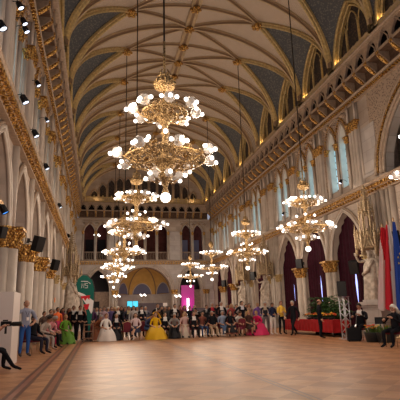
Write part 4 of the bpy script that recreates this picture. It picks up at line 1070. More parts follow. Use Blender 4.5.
T(265.2, 26.3, 'hold', -.3, 'standing person in dark blazer, beige top and long grey trousers', (.03, .03, .04), (.20, .19, .20), shirt=(.42, .33, .25), hair='grey', fem=True, scale=1.02)
T(272.2, 25.6, 'hold', .3, 'standing person in navy jacket and white trousers', NAVY, (.72, .67, .62), fem=True, hair='brown', skin=1, shoes=WHT, scale=.98)
T(281, 25.4, 'fold', .2, 'standing person in bright yellow sweater and black trousers', (.80, .52, .08), BLK, fem=True, hair='red', scale=1.02)
T(292.8, 23.6, 'walk', -1.0, 'person in black suit striding past the end of the red table', BLK, BLK, hair='grey', skin=2, scale=1.0)
T(319, 20.6, 'stand', 1.25, 'person in black suit standing in front of the red table facing sideways', BLK, BLK, hair='brown', style='bald', scale=.98)
# --- third row and gaps
for px, Y, top, hr, st_, fm, lab in ((96.5, 29.6, (.05, .04, .05), 'brown', 'short', False, 'standing person in dark suit just right of the dark unlit screen'), (100, 30.2, (.02, .02, .03), 'dark', 'short', False, 'standing dark-haired person deep in the crowd behind the rust-brown dress'),
    (108, 30.3, (.15, .12, .13), 'grey', 'short', False, 'standing grey-haired person in grey between mauve blouse and violet jacket'), (114.5, 30.0, (.02, .02, .02), 'blond', 'long', True, 'standing blond person in black right of the violet jacket'),
    (125, 30.1, (.16, .05, .06), 'brown', 'bun', True, 'standing person in dark red top left of the cyan screen'), (137, 30.0, (.02, .02, .03), 'brown', 'short', False, 'standing person in black right below the cyan screen edge'),
    (145.5, 29.4, (.10, .10, .14), 'grey', 'short', False, 'standing grey-haired person in slate blue left of the ochre dress'), (161.5, 29.8, (.02, .02, .02), 'dark', 'long', True, 'standing long-haired person in black right of the tall tailcoat'),
    (184.5, 29.4, (.14, .06, .10), 'brown', 'long', True, 'standing person in plum dress under the white lit column'), (194.8, 29.0, (.02, .02, .02), 'grey', 'short', False, 'standing grey-haired person in black behind the clasped-hands suit'),
    (206.5, 29.2, (.03, .03, .035), 'brown', 'short', False, 'standing person in black jacket left of the red sash'), (217, 29.4, (.13, .05, .05), 'red', 'bun', True, 'standing red-haired person in maroon between red sash and tall tailcoat'),
    (236.5, 29.2, (.26, .19, .16), 'brown', 'short', False, 'standing person in tan jacket left of the big black outfit'), (246, 29.6, (.02, .02, .03), 'dark', 'short', False, 'standing dark-haired person in black right of the big black outfit')):
    T(px, Y, 'clasp' if fm else 'stand', .1, lab, top, BLK, fem=fm, hair=hr, style=st_, shirt=None if fm else (.35, .33, .33), scale=.99)
T(69, 27.9, 'stand', .3, 'standing person in dark red-brown between sari and black suits', (.12, .04, .03), BLK, fem=True, skin=1, hair='brown', style='long', scale=.98)
T(88.5, 28.6, 'clasp', .2, 'standing person in black partly behind the green banner', BLK, BLK, hair='brown', shirt=(.3, .08, .08))
T(54, 27.2, 'stand', .6, 'standing person in mauve beside the small orange sign', (.20, .13, .16), BLK, hair='grey', scale=.95)
T(44, 23.3, 'stand', .9, 'standing person in brown jacket behind the pink shirt by the left columns', (.09, .06, .05), BLK, hair='brown', scale=.86, skin=1)
# --- left side
T(73.5, 27.4, 'clasp', .3, 'leftmost standing person in black suit behind the lime green dress', BLK, BLK, shirt=WHT, hair='dark', scale=1.04)
T(80, 26.8, 'clasp', .2, 'standing person in black suit and white shirt, middle of the group beside the green banner', BLK, BLK, shirt=WHT, hair='brown', scale=1.03)
T(84.5, 27.2, 'clasp', .15, 'standing person in black suit nearest the green banner pole', BLK, BLK, shirt=(.5, .15, .12), hair='red')
T(57.5, 24.4, 'stand', .5, 'standing person in orange and hot pink sari near the left columns', (.80, .16, .05), (.62, .03, .12), fem=True, skin=3, hair='dark', style='bun', skirt=((.62, .035, .12), .27, 1), scale=.97)
T(62.5, 26.2, 'stand', .4, 'standing person in dark maroon behind the orange and pink sari', (.12, .02, .03), BLK, fem=True, skin=3, hair='dark', style='long', scale=.97)
T(50.5, 25.5, 'stand', .7, 'standing person in grey left of the orange sari, close to the columns', (.10, .085, .085), BLK, hair='dark', scale=.93)
def S2(px, Y, pose, rz, lab, ch, top, bot, **k): seated(px, Y, pose, rz, lab, top, bot, ch, **k)
S2(65.5, 24.2, 'sit', .5, 'seated person in a ruffled lime green dress', 'maroon banquet chair under the lime green dress', (.11, .24, .03), (.11, .24, .03), fem=True, hair='blond', style='bun', skin=1, skirt=((.10, .23, .03), .33, 1))
S2(46.8, 21.4, 'sit_lean', 1.0, 'seated person in pink shirt with black trousers along the left wall', 'maroon banquet chair under the pink shirt', (.62, .26, .28), BLK, hair='grey', skin=1)
S2(40.5, 19.9, 'sit_lean', 1.0, 'seated person in pale beige jacket between the pink shirt and the black outfit', 'maroon banquet chair under the beige jacket', (.46, .39, .34), (.42, .36, .33), hair='dark', skin=1, shoes=(.3, .2, .15))
S2(52, 23.0, 'sit_cross', .9, 'seated person in black trousers and dark top between pink shirt and sari', 'maroon banquet chair under the crossed black trousers', (.06, .03, .035), BLK, hair='brown', skin=1)
S2(33.5, 18.3, 'sit', 1.0, 'seated person in black right behind the standing man in blue jeans', 'maroon banquet chair behind the blue jeans', BLK, (.03, .03, .05), hair='dark', skin=1)
def badge(r, J):
    b = MB(); b.tube([(-.07, .02, 1.47), (-.05, -.10, 1.40), (0, -.135, 1.22), (.05, -.10, 1.40), (.07, .02, 1.47)], .006, 4); o = b.build('lanyard', 'black', r)
    b = MB(); b.box((0, -.142, 1.17), (.075, .008, .10)); b.build('badge', 'flag_white', o)
T(25.8, 17.2, 'hip', .55, 'man in grey-blue shirt, bright blue jeans and lanyard badge beside the white panel', (.30, .32, .42), (.035, .11, .36), hair='brown', style='bald', sleeves=False, extra=badge, scale=1.04, shoes=(.10, .08, .08))
# camera operator at the left edge
cx = -2.72
op = person(cx, 12.75, 'sit_camera', PI/2+.05, 'person cut off by the left edge, in black trousers and boots, filming', BLK, BLK, hair='dark', sleeves=False, scale=1.0)
chair(cx-.06, 12.75, PI/2+.05, 'chair of the filming person at the left edge')
vc = empty('video_camera', (cx+.62, 12.8, 1.10), 0)
b = MB(); b.box((-.10, 0, .02), (.24, .10, .12)); b.box((-.12, 0, .10), (.12, .03, .03)); b.build('body', 'black', vc)
b = MB(); b.add([], []); b.tube([(0.02, 0, .01), (.05, 0, .01), (.06, 0, .01), (.20, 0, .01), (.21, 0, .01), (.27, 0, .01)], [.045, .045, .055, .055, .062, .062], 14); b.build('lens', 'black_metal', vc, True)
b = MB(); b.tube([(-.1, 0, -.04), (-.1, 0, -.22)], [.025, .03], 8); b.build('grip', 'black_metal', vc)
tag(vc, 'black video camera with long lens pointing right, held at the left edge', 'camera')
# musicians on the right
xm = x_at(360, 18.4, 1.)
def held_tablet(r, J):
    pass
person(xm, 18.4, 'sit_play', -.9, 'seated musician in dark suit with bowed head beside the loudspeaker truss', BLK, BLK, shirt=WHT, hair='dark', skin=1, scale=1.1)
chair(xm-.05, 18.44, -.9, 'chair of the dark-suited musician beside the truss')
cl = empty('clarinet', (xm-.34, 18.05, .92), 0)
b = MB(); b.tube([(.05, .08, .16), (-.12, -.12, -.08), (-.26, -.28, -.28)], [.012, .015, .016], 8); b.build('tube', 'black_metal', cl); b = MB(); b.tube([(-.25, -.27, -.27), (-.31, -.34, -.36)], [.018, .04], 8); b.build('bell', 'alu', cl)
tag(cl, 'small dark wind instrument held by the musician beside the truss', 'instrument')
xr = x_at(394, 14.6, 1.)
person(xr, 14.6, 'sit_play', -1.1, 'seated musician with white hair in black at the right edge', BLK, BLK, hair='white', style='long', skin=2, fem=True, scale=1.02)
chair(xr-.05, 14.64, -1.1, 'chair of the white-haired musician at the right edge')

# ------------------------------------------------------------------ furniture and props
# white exhibition panel at the left edge
b = MB(); b.box((-2.62, 14.65, .985), (.72, 1.15, 1.97)); pn = b.build('exhibition_board', 'white_panel'); tag(pn, 'tall white boxed exhibition board standing at the left edge', 'board')
# red table with flowers
tx = x_at(333.5, 21.0, .4); ty1 = on_x(284, 327, tx).y; ty1 = min(max(ty1, 24.5), 27.5)
t = empty('buffet_table', (tx+.4, (21.0+ty1)/2, 0)); L = ty1-21.0
b = MB(); b.box((0, 0, .75), (.82, L, .04)); b.build('table_top', 'wood', t)
for sx in (-1, 1):
    for sy in (-1, 1):
        q = MB(); q.tube([(sx*.34, sy*(L/2-.15), .74), (sx*.34, sy*(L/2-.15), 0)], .022, 6); q.build('leg', 'black_metal', t)
tag(t, 'long buffet table hidden under the red cloth', 'table')
b = MB(); n = 120; per = []
def rectp(s):
    a, c = .43, L/2+.02; P_ = 2*(2*a+2*c); s = s*P_
    if s < 2*a: return (-a+s, -c)
    s -= 2*a
    if s < 2*c: return (a, -c+s)
    s -= 2*c
    if s < 2*a: return (a-s, c)
    return (-a, c-(s-2*a))
vs = []
for z, k in ((.78, 0), (.5, .012), (.2, .025)):
    for i in range(n):
        x, y = rectp(i/n); w_ = k*math.sin(i*1.9); vs.append((x*(1+w_/.45), y+(w_ if abs(y) > L/2 else 0), z))
fs = [(j*n+i, j*n+(i+1) % n, (j+1)*n+(i+1) % n, (j+1)*n+i) for j in range(2) for i in range(n)]; fs.append(tuple(range(n)))
b.add(vs, fs); o = b.build('tablecloth', 'red_cloth'); o.location = t.location; tag(o, 'red cloth draped over the long buffet table', 'tablecloth')
def palm(x, y, h, n, lab, seed, z0=0., pot=True):
    rr = random.Random(seed); r = empty('potted_palm', (x, y, z0))
    if pot:
        b = MB(); b.lathe([(.16, 0), (.22, .38), (.24, .4), (.2, .4), (.19, .36)], (0, 0, 0), 14); b.build('pot', 'pot', r, True)
    st = MB(); lf = MB()
    for k in range(n):
        a = rr.uniform(0, 2*PI); rd_ = rr.uniform(.25, .75)*h*.55; hh = h*rr.uniform(.55, 1.0); pts = []
        for i in range(8):
            t_ = i/7; pts.append(Vector((rd_*t_**1.4*math.cos(a), rd_*t_**1.4*math.sin(a), .35+(hh-.35)*(math.sin(t_*PI*.62)/math.sin(PI*.5)))))
        st.tube(pts, [.010*(1-.7*i/7) for i in range(8)], 4)
        for i in range(2, 8):
            p = pts[i]; d = (pts[i]-pts[i-1]).normalized(); sd = d.cross(Vector((0, 0, 1))).normalized()
            for sg in (-1, 1):
                for q in (0, .5):
                    p2 = pts[i-1].lerp(pts[i], q); l = .26*(1-.09*i)*h/1.6
                    tip = p2+sd*sg*l+d*l*.7-Vector((0, 0, .06)); md = p2+(tip-p2)*.5+Vector((0, 0, .02))
                    wv = d*.018; lf.add([p2-wv, p2+wv, md+wv*1.3, tip, md-wv*1.3], [(0, 1, 2, 4), (4, 2, 3)])
    st.build('stem', 'green_lt', r); lf.build('fronds', 'green', r); tag(r, lab, 'plant'); return r
for px, Y, h, lab, sd in ((297, 25.0, 1.75, 'leftmost green palm behind the red table', 1), (303.5, 24.4, 2.0, 'tall green palm behind the red table, second from the left', 2), (310, 23.8, 2.05, 'bushy green palm behind the middle of the red table', 3),
                      (331.5, 22.9, 1.9, 'green palm in front of the gilded column, behind the right end of the red table', 4), (339, 22.4, 1.7, 'green palm between gilded column and loudspeaker truss', 5)):
    palm(max(x_at(px, Y, 1.3), tx+1.15), Y, h, 26, lab, sd)
rr = random.Random(5)
def bouquet(x, y, z, mats, lab, w=.3, seed=0):
    r = empty('flower_arrangement', (x, y, z)); rr = random.Random(seed)
    b = MB(); b.lathe([(.10, 0), (.17, .08), (.18, .1), (.15, .1)], (0, 0, 0), 12); b.build('bowl', 'pot', r, True)
    lf = MB()
    for k in range(40):
        a = rr.uniform(0, 2*PI); d = rr.uniform(.03, w); h = .12+rr.uniform(0, .14); p = Vector((d*math.cos(a), d*math.sin(a), h)); q = Vector((math.cos(a+1), math.sin(a+1), .6))*.05
        lf.add([p, p+q, p+q*1.4+Vector((.03, .02, .02)), p+Vector((.04, .03, .01))], [(0, 1, 2, 3)])
    lf.build('leaves', 'green', r)
    for k in range(18):
        a = rr.uniform(0, 2*PI); d = rr.uniform(0, w*.95); h = .2+.1*(1-d/w)+rr.uniform(0, .05); f = MB()
        for j in range(6): f.ball((d*math.cos(a)+.028*math.cos(j*PI/3), d*math.sin(a)+.028*math.sin(j*PI/3), h), .026, 0, 5, 1, 1, .5)
        f.ball((d*math.cos(a), d*math.sin(a), h+.012), .018, 0, 5); f.build('blossom', mats[k % len(mats)], r)
    tag(r, lab, 'flowers')
n_b = 4
for i, lab in enumerate(('orange flower bowl at the near end of the red table', 'orange and yellow flower bowl, second from the near end of the red table', 'orange and yellow flower bowl, third from the near end of the red table', 'orange flower bowl near the far end of the red table')):
    bouquet(tx+.4, 21.9+i*.85, .78, ['petal_o', 'petal_y', 'petal_o', 'petal_r'], lab, .34, 20+i)
# planters with flowers at the right
for i, (px, lab) in enumerate(((374, 'dark planter of orange and yellow flowers left of the white-haired musician'), (386, 'dark planter with green shoots behind the white-haired musician'))):
    Y = 17.2-.5*i; x = x_at(px, Y, .3); r = empty('flower_planter', (x, Y, 0)); rr = random.Random(40+i)
    b = MB(); b.lathe([(.30, 0), (.37, .34), (.39, .36), (.34, .36), (.33, .3)], (0, 0, 0), 16); b.build('tub', 'pot', r, True)
    lf = MB()
    for k in range(120):
        a = rr.uniform(0, 2*PI); d = rr.uniform(.02, .34); h = rr.uniform(.36, .68); p = Vector((d*math.cos(a), d*math.sin(a), .32)); tp = p+Vector((.12*math.cos(a), .12*math.sin(a), h-.3)); s_ = Vector((-math.sin(a), math.cos(a), 0))*.022
        m_ = (p+tp)/2; lf.add([p, m_+s_, tp, m_-s_], [(0, 1, 2, 3)])
    lf.build('leaves', 'green_lt', r)
    for k in range(16 if i == 0 else 5):
        a = rr.uniform(0, 2*PI); d = rr.uniform(0, .36); h = rr.uniform(.52, .74); f = MB()
        for j in range(6): f.ball((d*math.cos(a)+.035*math.cos(j*PI/3), d*math.sin(a)+.035*math.sin(j*PI/3), h), .032, 0, 5, 1, 1, .5)
        f.build('blossom', ['petal_o', 'petal_y', 'petal_r'][k % 3], r)
    tag(r, lab, 'planter')
# music stand
ms = empty('music_stand', (x_at(380.5, 16.0, .7), 16.0, 0), -.6); ms.scale = (.75, .75, .8)
b = MB(); b.tube([(0, 0, .05), (0, 0, .95)], .012, 6)
for k in range(3): b.tube([(0, 0, .22), (.28*math.cos(2.1*k), .28*math.sin(2.1*k), .01)], .009, 5)
b.build('tripod', 'black_metal', ms)
b = MB(); b.add([(-.25, -.06, .88), (.25, -.06, .88), (.25, .06, 1.18), (-.25, .06, 1.18), (-.25, -.045, .88), (.25, -.045, .88), (.25, .075, 1.18), (-.25, .075, 1.18)], [(0, 1, 2, 3), (7, 6, 5, 4), (0, 4, 5, 1), (2, 6, 7, 3), (1, 5, 6, 2), (0, 3, 7, 4)]); b.box((0, -.09, .885), (.5, .06, .012)); b.build('desk', 'black', ms)
tag(ms, 'black music stand between the flower planter and the white-haired musician', 'music stand')
# amplifier case in front of the musician
b = MB(); b.box((0, 0, .27), (.5, .42, .5)); b.box((0, 0, .535), (.2, .05, .03)); 
for sx in (-1, 1):
    for sy in (-1, 1): b.box((sx*.2, sy*.16, .012), (.05, .05, .024))
o = b.build('amplifier_case', 'black'); o.location = (x_at(353.5, 18.0, .3), 18.0, 0); o.rotation_euler.z = -.4; tag(o, 'black amplifier case on the floor in front of the dark-suited musician', 'amplifier')
# truss with loudspeaker
xt = x_at(345.6, 19.4, .8); tr = empty('truss_tower', (xt, 19.4, 0), .15); H_ = 1.78; b = MB()
for sx, sy in ((-1, -1), (1, -1), (1, 1), (-1, 1)): b.tube([(sx*.14, sy*.14, .03), (sx*.14, sy*.14, H_)], .024, 6)
b.build('upright_tubes', 'alu', tr, True); b = MB()
for k in range(8):
    z0, z1 = .05+k*H_/8.2, .05+(k+1)*H_/8.2
    for i, (a, c) in enumerate((((-1, -1), (1, -1)), ((1, -1), (1, 1)), ((1, 1), (-1, 1)), ((-1, 1), (-1, -1)))):
        if (k+i) % 2: a, c = c, a
        b.tube([(a[0]*.14, a[1]*.14, z0), (c[0]*.14, c[1]*.14, z1)], .011, 5)
b.build('braces', 'alu', tr, True); b = MB(); b.box((0, 0, .015), (.5, .5, .03)); b.box((0, 0, H_+.015), (.34, .34, .03)); b.build('plates', 'alu', tr)
tag(tr, 'silver lattice truss tower carrying a black loudspeaker', 'truss')
def speaker(loc, rz, lab, w=.36, h=.55, d=.32, tilt=0., bracket=None):
    r = empty('loudspeaker', loc, rz); r.rotation_euler.x = tilt
    b = MB(); v = [(-w/2, -d/2, 0), (w/2, -d/2, 0), (w*.32, d/2, 0), (-w*.32, d/2, 0)]; b.add(v+[(x, y, h) for x, y, _ in v], [(0, 3, 2, 1), (4, 5, 6, 7), (0, 1, 5, 4), (1, 2, 6, 5), (2, 3, 7, 6), (3, 0, 4, 7)]); b.build('cabinet', 'black', r)
    b = MB(); b.box((0, -d/2-.008, h/2), (w*.9, .016, h*.92)); b.build('grille', 'black_metal', r)
    if bracket:
        b = MB(); b.tube([(0, d/2-.02, h*.5), (0, d/2+bracket, h*.5)], .02, 6); b.box((0, d/2+bracket, h*.5), (.12, .03, .2)); b.build('bracket', 'black_metal', r)
    tag(r, lab, 'speaker'); return r
speaker((xt, 19.4, H_+.03), -.7, 'black loudspeaker on top of the silver truss tower', .40, .66, .38)
def wall_speaker(px, py, X, lab, rz, tilt=.25, s=1.):
    p = on_x(px, py, X); speaker((p.x, p.y, p.z-.3), rz, lab, .5*s, .72*s, .4*s, tilt, .35)
wall_speaker(355.5, 268, 13.55, 'black loudspeaker mounted left of the large right-hand statue canopy', -.9)
wall_speaker(320.5-20.3, 264, 13.5, 'black loudspeaker mounted over the gilded capital between two curtained arches on the right', -.9, .1, .9)
wall_speaker(254, 276.5, 13.4, 'small black loudspeaker on the column left of the second right-hand statue', -1., .1)
wall_speaker(224.5, 284, 13.4, 'smallest black loudspeaker far along the right-hand columns', -1., .1)
wall_speaker(396, 240, 13.5, 'black loudspeaker at the right edge behind the flags', -1.2, .2)
wall_speaker(36, 243, -2.3, 'black loudspeaker mounted above the second gilded capital on the left', .9, .3, .78)
wall_speaker(53.5, 264, -2.3, 'black loudspeaker mounted above the fourth gilded capital on the left', .9, .3, .75)
wall_speaker(1, 226, -2.35, 'black fixture box at the left edge above the nearest gilded capital', 1.0, .2, .4)
# ---- spotlights
def spot(px, py, X, lab, rz, blue=False, s=1.):
    s *= .68
    p = on_x(px, py, X); r = empty('spotlight', p, rz); r.rotation_euler.x = -.5; r.scale = (s, s, s)
    b = MB(); b.lathe([(.06, .22), (.12, .18), (.13, 0), (.15, -.14), (.13, -.14), (.11, -.02)], (0, 0, 0), 14); b.build('housing', 'black', r, True)
    b = MB(); b.lathe([(.12, -.115), (.02, -.10)], (0, 0, 0), 14); b.build('lens', 'lens_blue' if blue else 'lens', r)
    b = MB(); b.tube([(-.15, 0, .02), (-.16, 0, .25), (.16, 0, .25), (.15, 0, .02)], .012, 5); b.tube([(0, 0, .25), (0, .25, .35), (0, .5, .35)], .02, 5); b.build('yoke', 'black_metal', r); tag(r, lab, 'spotlight')
for px, py, X, lab, s in ((2, 26, -2.35, 'largest lit spotlight, cut by the left edge near the top', 1.0), (20, 6, -2.5, 'lit spotlight near the top edge on the upper left shafts', 1.), (24, 22, -2.5, 'upper of the two paired lit spotlights on the upper left capitals', 1.), (26, 30, -2.5, 'lower of the two paired lit spotlights on the upper left capitals', 1.),
   (24.5, 100, -2.3, 'lit spotlight just above the gilded left cornice, nearest one', 1.15), (38, 84, -2.5, 'lit spotlight on the left shafts over a gilded capital', 1.), (35.5, 134, -2.3, 'lit spotlight on the gilded left cornice, second from the front', 1.15), (47, 120, -2.5, 'small lit spotlight high between left shafts', .9),
   (46.5, 167, -2.3, 'lit spotlight on the gilded left cornice, third from the front', 1.15), (60, 206, -2.3, 'lit spotlight on the left cornice, fourth from the front', 1.2), (69, 236, -2.3, 'faint spotlight on the left cornice close to the end gallery', 1.2)):
    spot(px, py, X, lab, PI/2, False, s)
spot(4, 210, -2.4, 'blue-lit spotlight at the left edge under the first arch', PI/2, True)
spot(340.5, 182, 13.45, 'lit spotlight standing in the nearest right-hand window', -PI/2)
spot(283, 214, 13.45, 'lit spotlight in the second right-hand window pair, behind the chandelier', -PI/2)
# ---- curtains with daylight between the panels
names_c = ['tallest one, beside the statue canopy', 'second from the large right-hand statue', 'just before the second right-hand statue', 'between the two farther right-hand statues', 'first beyond the third right-hand statue', 'second last towards the end wall', 'last before the end wall']
for i, c in enumerate(R_c[3:]):
    r = empty('curtain', (XC+8.1+.86, c, 0)); slit = (.17, .13, .10)[i] if i < 3 else 0.
    for sg in (-1, 1):
        b = MB(); nx, nz = 34, 10; vs = []
        for j in range(nz+1):
            z = .03+6.85*j/nz
            gp = slit*max(0., 1-abs(z-2.6)/1.4)
            for k in range(nx+1):
                t_ = k/nx; y = sg*(gp+(1.85-gp)*t_); w_ = .07*math.sin(t_*30+sg+.3*math.sin(j*.7))*(1-.4*j/nz)*min(1, .15+t_*5)
                vs.append((w_, y, z))
        fs = [(j*(nx+1)+k, j*(nx+1)+k+1, (j+1)*(nx+1)+k+1, (j+1)*(nx+1)+k) for j in range(nz) for k in range(nx)]
        vs += [(x+.03, y, z) for x, y, z in vs]; m_ = (nx+1)*(nz+1); fs += [tuple(q+m_ for q in f[::-1]) for f in fs]
        b.add(vs, fs); b.build('curtain_panel', 'curtain', r, True)
    tag(r, 'dark maroon curtain in the right arcade, '+names_c[i], 'curtain')
    if slit:
        b = MB(); b.rng(c-.3, c+.3, 1.45, 1.5, 1.2, 4.2); b.fn = None
        g = MB(RW); g.rng(c-.5, c+1.3, 1.15, 1.2, 1.2, 4.2); g.build('window_%d' % (40+i), 'slit', None, False, 'structure')
# ---- statues under stone canopies
def statue(X, Y, rz, lab, clab, mir=1, h=1.36, base=1.58, mate='statue'):
    r = empty('statue', (X, Y, 0), rz)
    me, J = body('reach', False, True); o = bpy.data.objects.new('figure', me); C.objects.link(o); o.parent = r; o.location = (0, 0, base+.1); o.scale = (h*1.12*mir, h*1.12, h)
    for i in range(9): o.material_slots[i].link = 'OBJECT'; o.material_slots[i].material = M[mate]
    b = MB(); n = 26; vs = []; fs = []; st = 12
    for i in range(st+1):
        t_ = i/st; z = base+.1+1.42*h*(1-t_)
        for j in range(n):
            a = 2*PI*j/n; rr_ = (.16+.12*math.sin(min(1, t_*5)*PI/2)+.10*t_)*h*.9; rip = 1+(.10*math.sin(a*6+t_*2)+.06*math.sin(a*11))*min(1, t_*2)
            vs.append((rr_*rip*math.cos(a)*1.1, rr_*rip*math.sin(a)*.85, z))
    for i in range(st):
        for j in range(n): fs.append((i*n+j, i*n+(j+1) % n, (i+1)*n+(j+1) % n, (i+1)*n+j))
    b.add(vs, fs)
    b.tube([(-.3*mir, -.30, base+1.3), (0, -.36, base+1.5), (.28*mir, -.2, base+2.0)], [.09, .12, .07], 7); b.tube([(.33*mir, .0, base+2.0), (.36*mir, -.05, base+1.2), (.38*mir, 0, base+.2)], [.1, .13, .16], 7)
    b.build('robe', mate, r, True)
    hm = hair_mb(J['head'], 'long'); ho = hm.build('hair', mate, r, True); ho.location = (0, 0, base+.1); ho.scale = (h*1.12, h*1.12, h)
    bd = MB(); bd.lathe([(.02, -.16), (.06, -.08), (.075, 0), (.05, .05)], (0, -.1, base+.1+1.56*h), 8); bd.build('beard', mate, r, True)
    p = MB(); q = [(.62, 0, .28), (.56, .28, .12), (.50, .40, base-.66), (.56, base-.26, .1), (.64, base-.16, .16)]
    for w_, z0, hh in q: p.box((0, .08, z0+hh/2), (w_*2, w_*1.7, hh))
    p.box((0, 0, base+.05), (.85, .75, .1)); p.build('pedestal', 'pale', r)
    tag(r, lab, 'statue')
    # canopy: gabled hexagonal hood, pinnacles and crocketed spire
    c = empty('statue_canopy', (X, Y, 0), rz); z0 = base+.15+1.78*h
    b = MB(); R0 = .62
    b.lathe([(R0, 0), (R0*1.05, .08), (R0*.96, .12), (R0*.9, .55), (R0*.95, .6)], (0, .05, z0), 6, 0, PI/6); b.build('hood', 'gold_stone', c)
    g = MB()
    for k in range(6):
        a = PI/3*k; ca, sa = math.cos(a), math.sin(a); e = Vector((-sa, ca, 0)); m0 = Vector((R0*.93*ca, .05+R0*.93*sa, z0))
        g.tube([m0-e*.26+Vector((0, 0, .02)), m0-e*.15+Vector((0, 0, .35)), m0+Vector((0, 0, .95)), m0+e*.15+Vector((0, 0, .35)), m0+e*.26+Vector((0, 0, .02))], .045, 5)
        g.tube([m0-e*.16, m0+Vector((0, 0, .28)), m0+e*.16], .03, 4)
        for zz in (.45, .7, .9): g.ball(m0+Vector((0, 0, zz)), .06, 0, 6)
    g.build('gable', 'gold_stone', c)
    p = MB()
    for k in range(6):
        a = PI/3*k+PI/6; q = (R0*1.02*math.cos(a), .05+R0*1.02*math.sin(a), z0-.25)
        p.lathe([(.02, -.1), (.07, 0), (.07, 1.0), (.10, 1.02), (.06, 1.1), (.01, 1.55)], q, 6)
        q = (R0*.55*math.cos(a), .05+R0*.55*math.sin(a), z0+.5); p.lathe([(.055, 0), (.055, 1.35), (.09, 1.38), (.05, 1.45), (.01, 1.95)], q, 6)
    p.build('pinnacle', 'gold_stone', c)
    s = MB(); s.lathe([(R0*.55, .5), (R0*.42, .9), (R0*.42, 1.75), (R0*.5, 1.8), (R0*.3, 1.9), (.16, 2.4), (.2, 2.45), (.12, 2.5), (.05, 3.1), (.1, 3.16), (.02, 3.3)], (0, .05, z0), 6)
    for i in range(8):
        z = 1.9+i*.16; rr_ = .28*(1-i/9)+.05
        for k in range(6): a = PI/3*k; s.ball((rr_*math.cos(a), .05+rr_*math.sin(a), z0+z), .045, 0, 5)
    s.build('spire', 'gold_stone', c)
    d = MB()
    for k in range(6): a = PI/3*k; d.box((R0*.41*math.cos(a), .05+R0*.41*math.sin(a), z0+1.25), (.14, .14, .7), 0, a)
    d.build('spire_opening', 'shaft_dk', c)
    tag(c, clab, 'canopy')
M['gold_stone'] = mat('ochre_carved_stone', (.46, .33, .19), .55, .1, noise=.5, nscale=12, bump=.6, bscale=18)
statue(13.15, 21.0, -1.15, 'large white marble statue beside the flags at the right', 'gilded stone spire canopy over the large right-hand statue')
statue(13.15, 36.3, -1.15, 'white statue before the second pier of the right arcade, arm forward', 'stone spire canopy over the second statue of the right arcade')
statue(13.15, 42.6, -1.15, 'farthest white statue of the right arcade', 'stone spire canopy over the farthest right-hand statue')
statue(-1.95, 36.0, 1.15, 'pale statue at the left pier behind the green banner', 'stone spire canopy over the nearer left statue', -1)
statue(-1.95, 43.0, 1.15, 'pale statue deeper along the left wall, mostly hidden', 'stone spire canopy over the deeper left statue', -1)
# ---- flags
def t_f(j, nz): return min(1, j/nz*1.25)
def flag(px, Y, kind, lab, sway=0., top=4.85, w0=.9):
    x = x_at(px, Y, 4.6); r = empty('flagpole', (x, Y, 0), .15)
    b = MB(); b.lathe([(.22, 0), (.22, .04), (.06, .1), (.03, .3), (.022, 4.9), (.045, 4.95), (.02, 5.05)], (0, 0, 0), 10); b.build('pole', 'chair_gold', r, True)
    tag(r, lab+' on an upright pole', 'flag')
    b = MB(); nz, nx = 26, 22; vs = []
    for j in range(nz+1):
        t_ = j/nz; z = top-(top-1.25)*t_; W = w0*(.16+.84*t_**.8)
        for k in range(nx+1):
            s = k/nx; f = .055*math.sin(s*17+t_*1.5+sway)*(.4+.6*t_); vs.append((-.03+W*(s-.55)+.25*sway*t_, -.06+f, z-.10*math.sin(s*9)*t_))
    fs = []; ms_ = []
    for j in range(nz):
        for k in range(nx):
            s = (k+.5)/nx
            if kind == 'at': mi = 1 if s < 1.0*t_f(j, nz)-.05 and s < .78 else 0
            elif kind == 'at2': mi = 0 if s < .5-.1*t_f(j, nz) else 1
            else: mi = 0
            fs.append((j*(nx+1)+k, j*(nx+1)+k+1, (j+1)*(nx+1)+k+1, (j+1)*(nx+1)+k)); ms_.append(mi)
    o_ = len(b.v); b.v += vs; b.f += fs; b.m += ms_
    m_ = len(vs); b.v += [(x_, y_+.012, z_) for x_, y_, z_ in vs]; b.f += [tuple(q+m_ for q in f_[::-1]) for f_ in fs]; b.m += ms_
    if kind == 'eu': c_ = b.build('cloth', ['flag_blue', 'flag_blue'], r, True)
    else: c_ = b.build('cloth', ['flag_red', 'flag_white'], r, True)
    if kind == 'eu':
        for k in range(7):
            q = MB(); cxx, czz = .05+.16*math.cos(k*.9), 3.2+.28*math.sin(k*.9); pts = []
            for i in range(10): rr_ = .05 if i % 2 == 0 else .022; pts.append((cxx+rr_*math.sin(PI*i/5), -.135, czz+rr_*math.cos(PI*i/5)))
            q.add(pts+[(x_, -.125, z_) for x_, _, z_ in pts], [tuple(range(10)), tuple(range(10, 20))[::-1]]+[(i, (i+1) % 10, 10+(i+1) % 10, 10+i) for i in range(10)]); q.build('star', 'flag_yellow', c_)
flag(383, 19.0, 'at', 'leftmost flag, red and white striped', -.3, 4.85, 1.2)
flag(388, 18.35, 'at2', 'middle flag, white with a red stripe', -.1, 4.85, 1.05)
flag(394, 17.7, 'eu', 'rightmost flag, blue with yellow stars', 0., 4.85, .62)
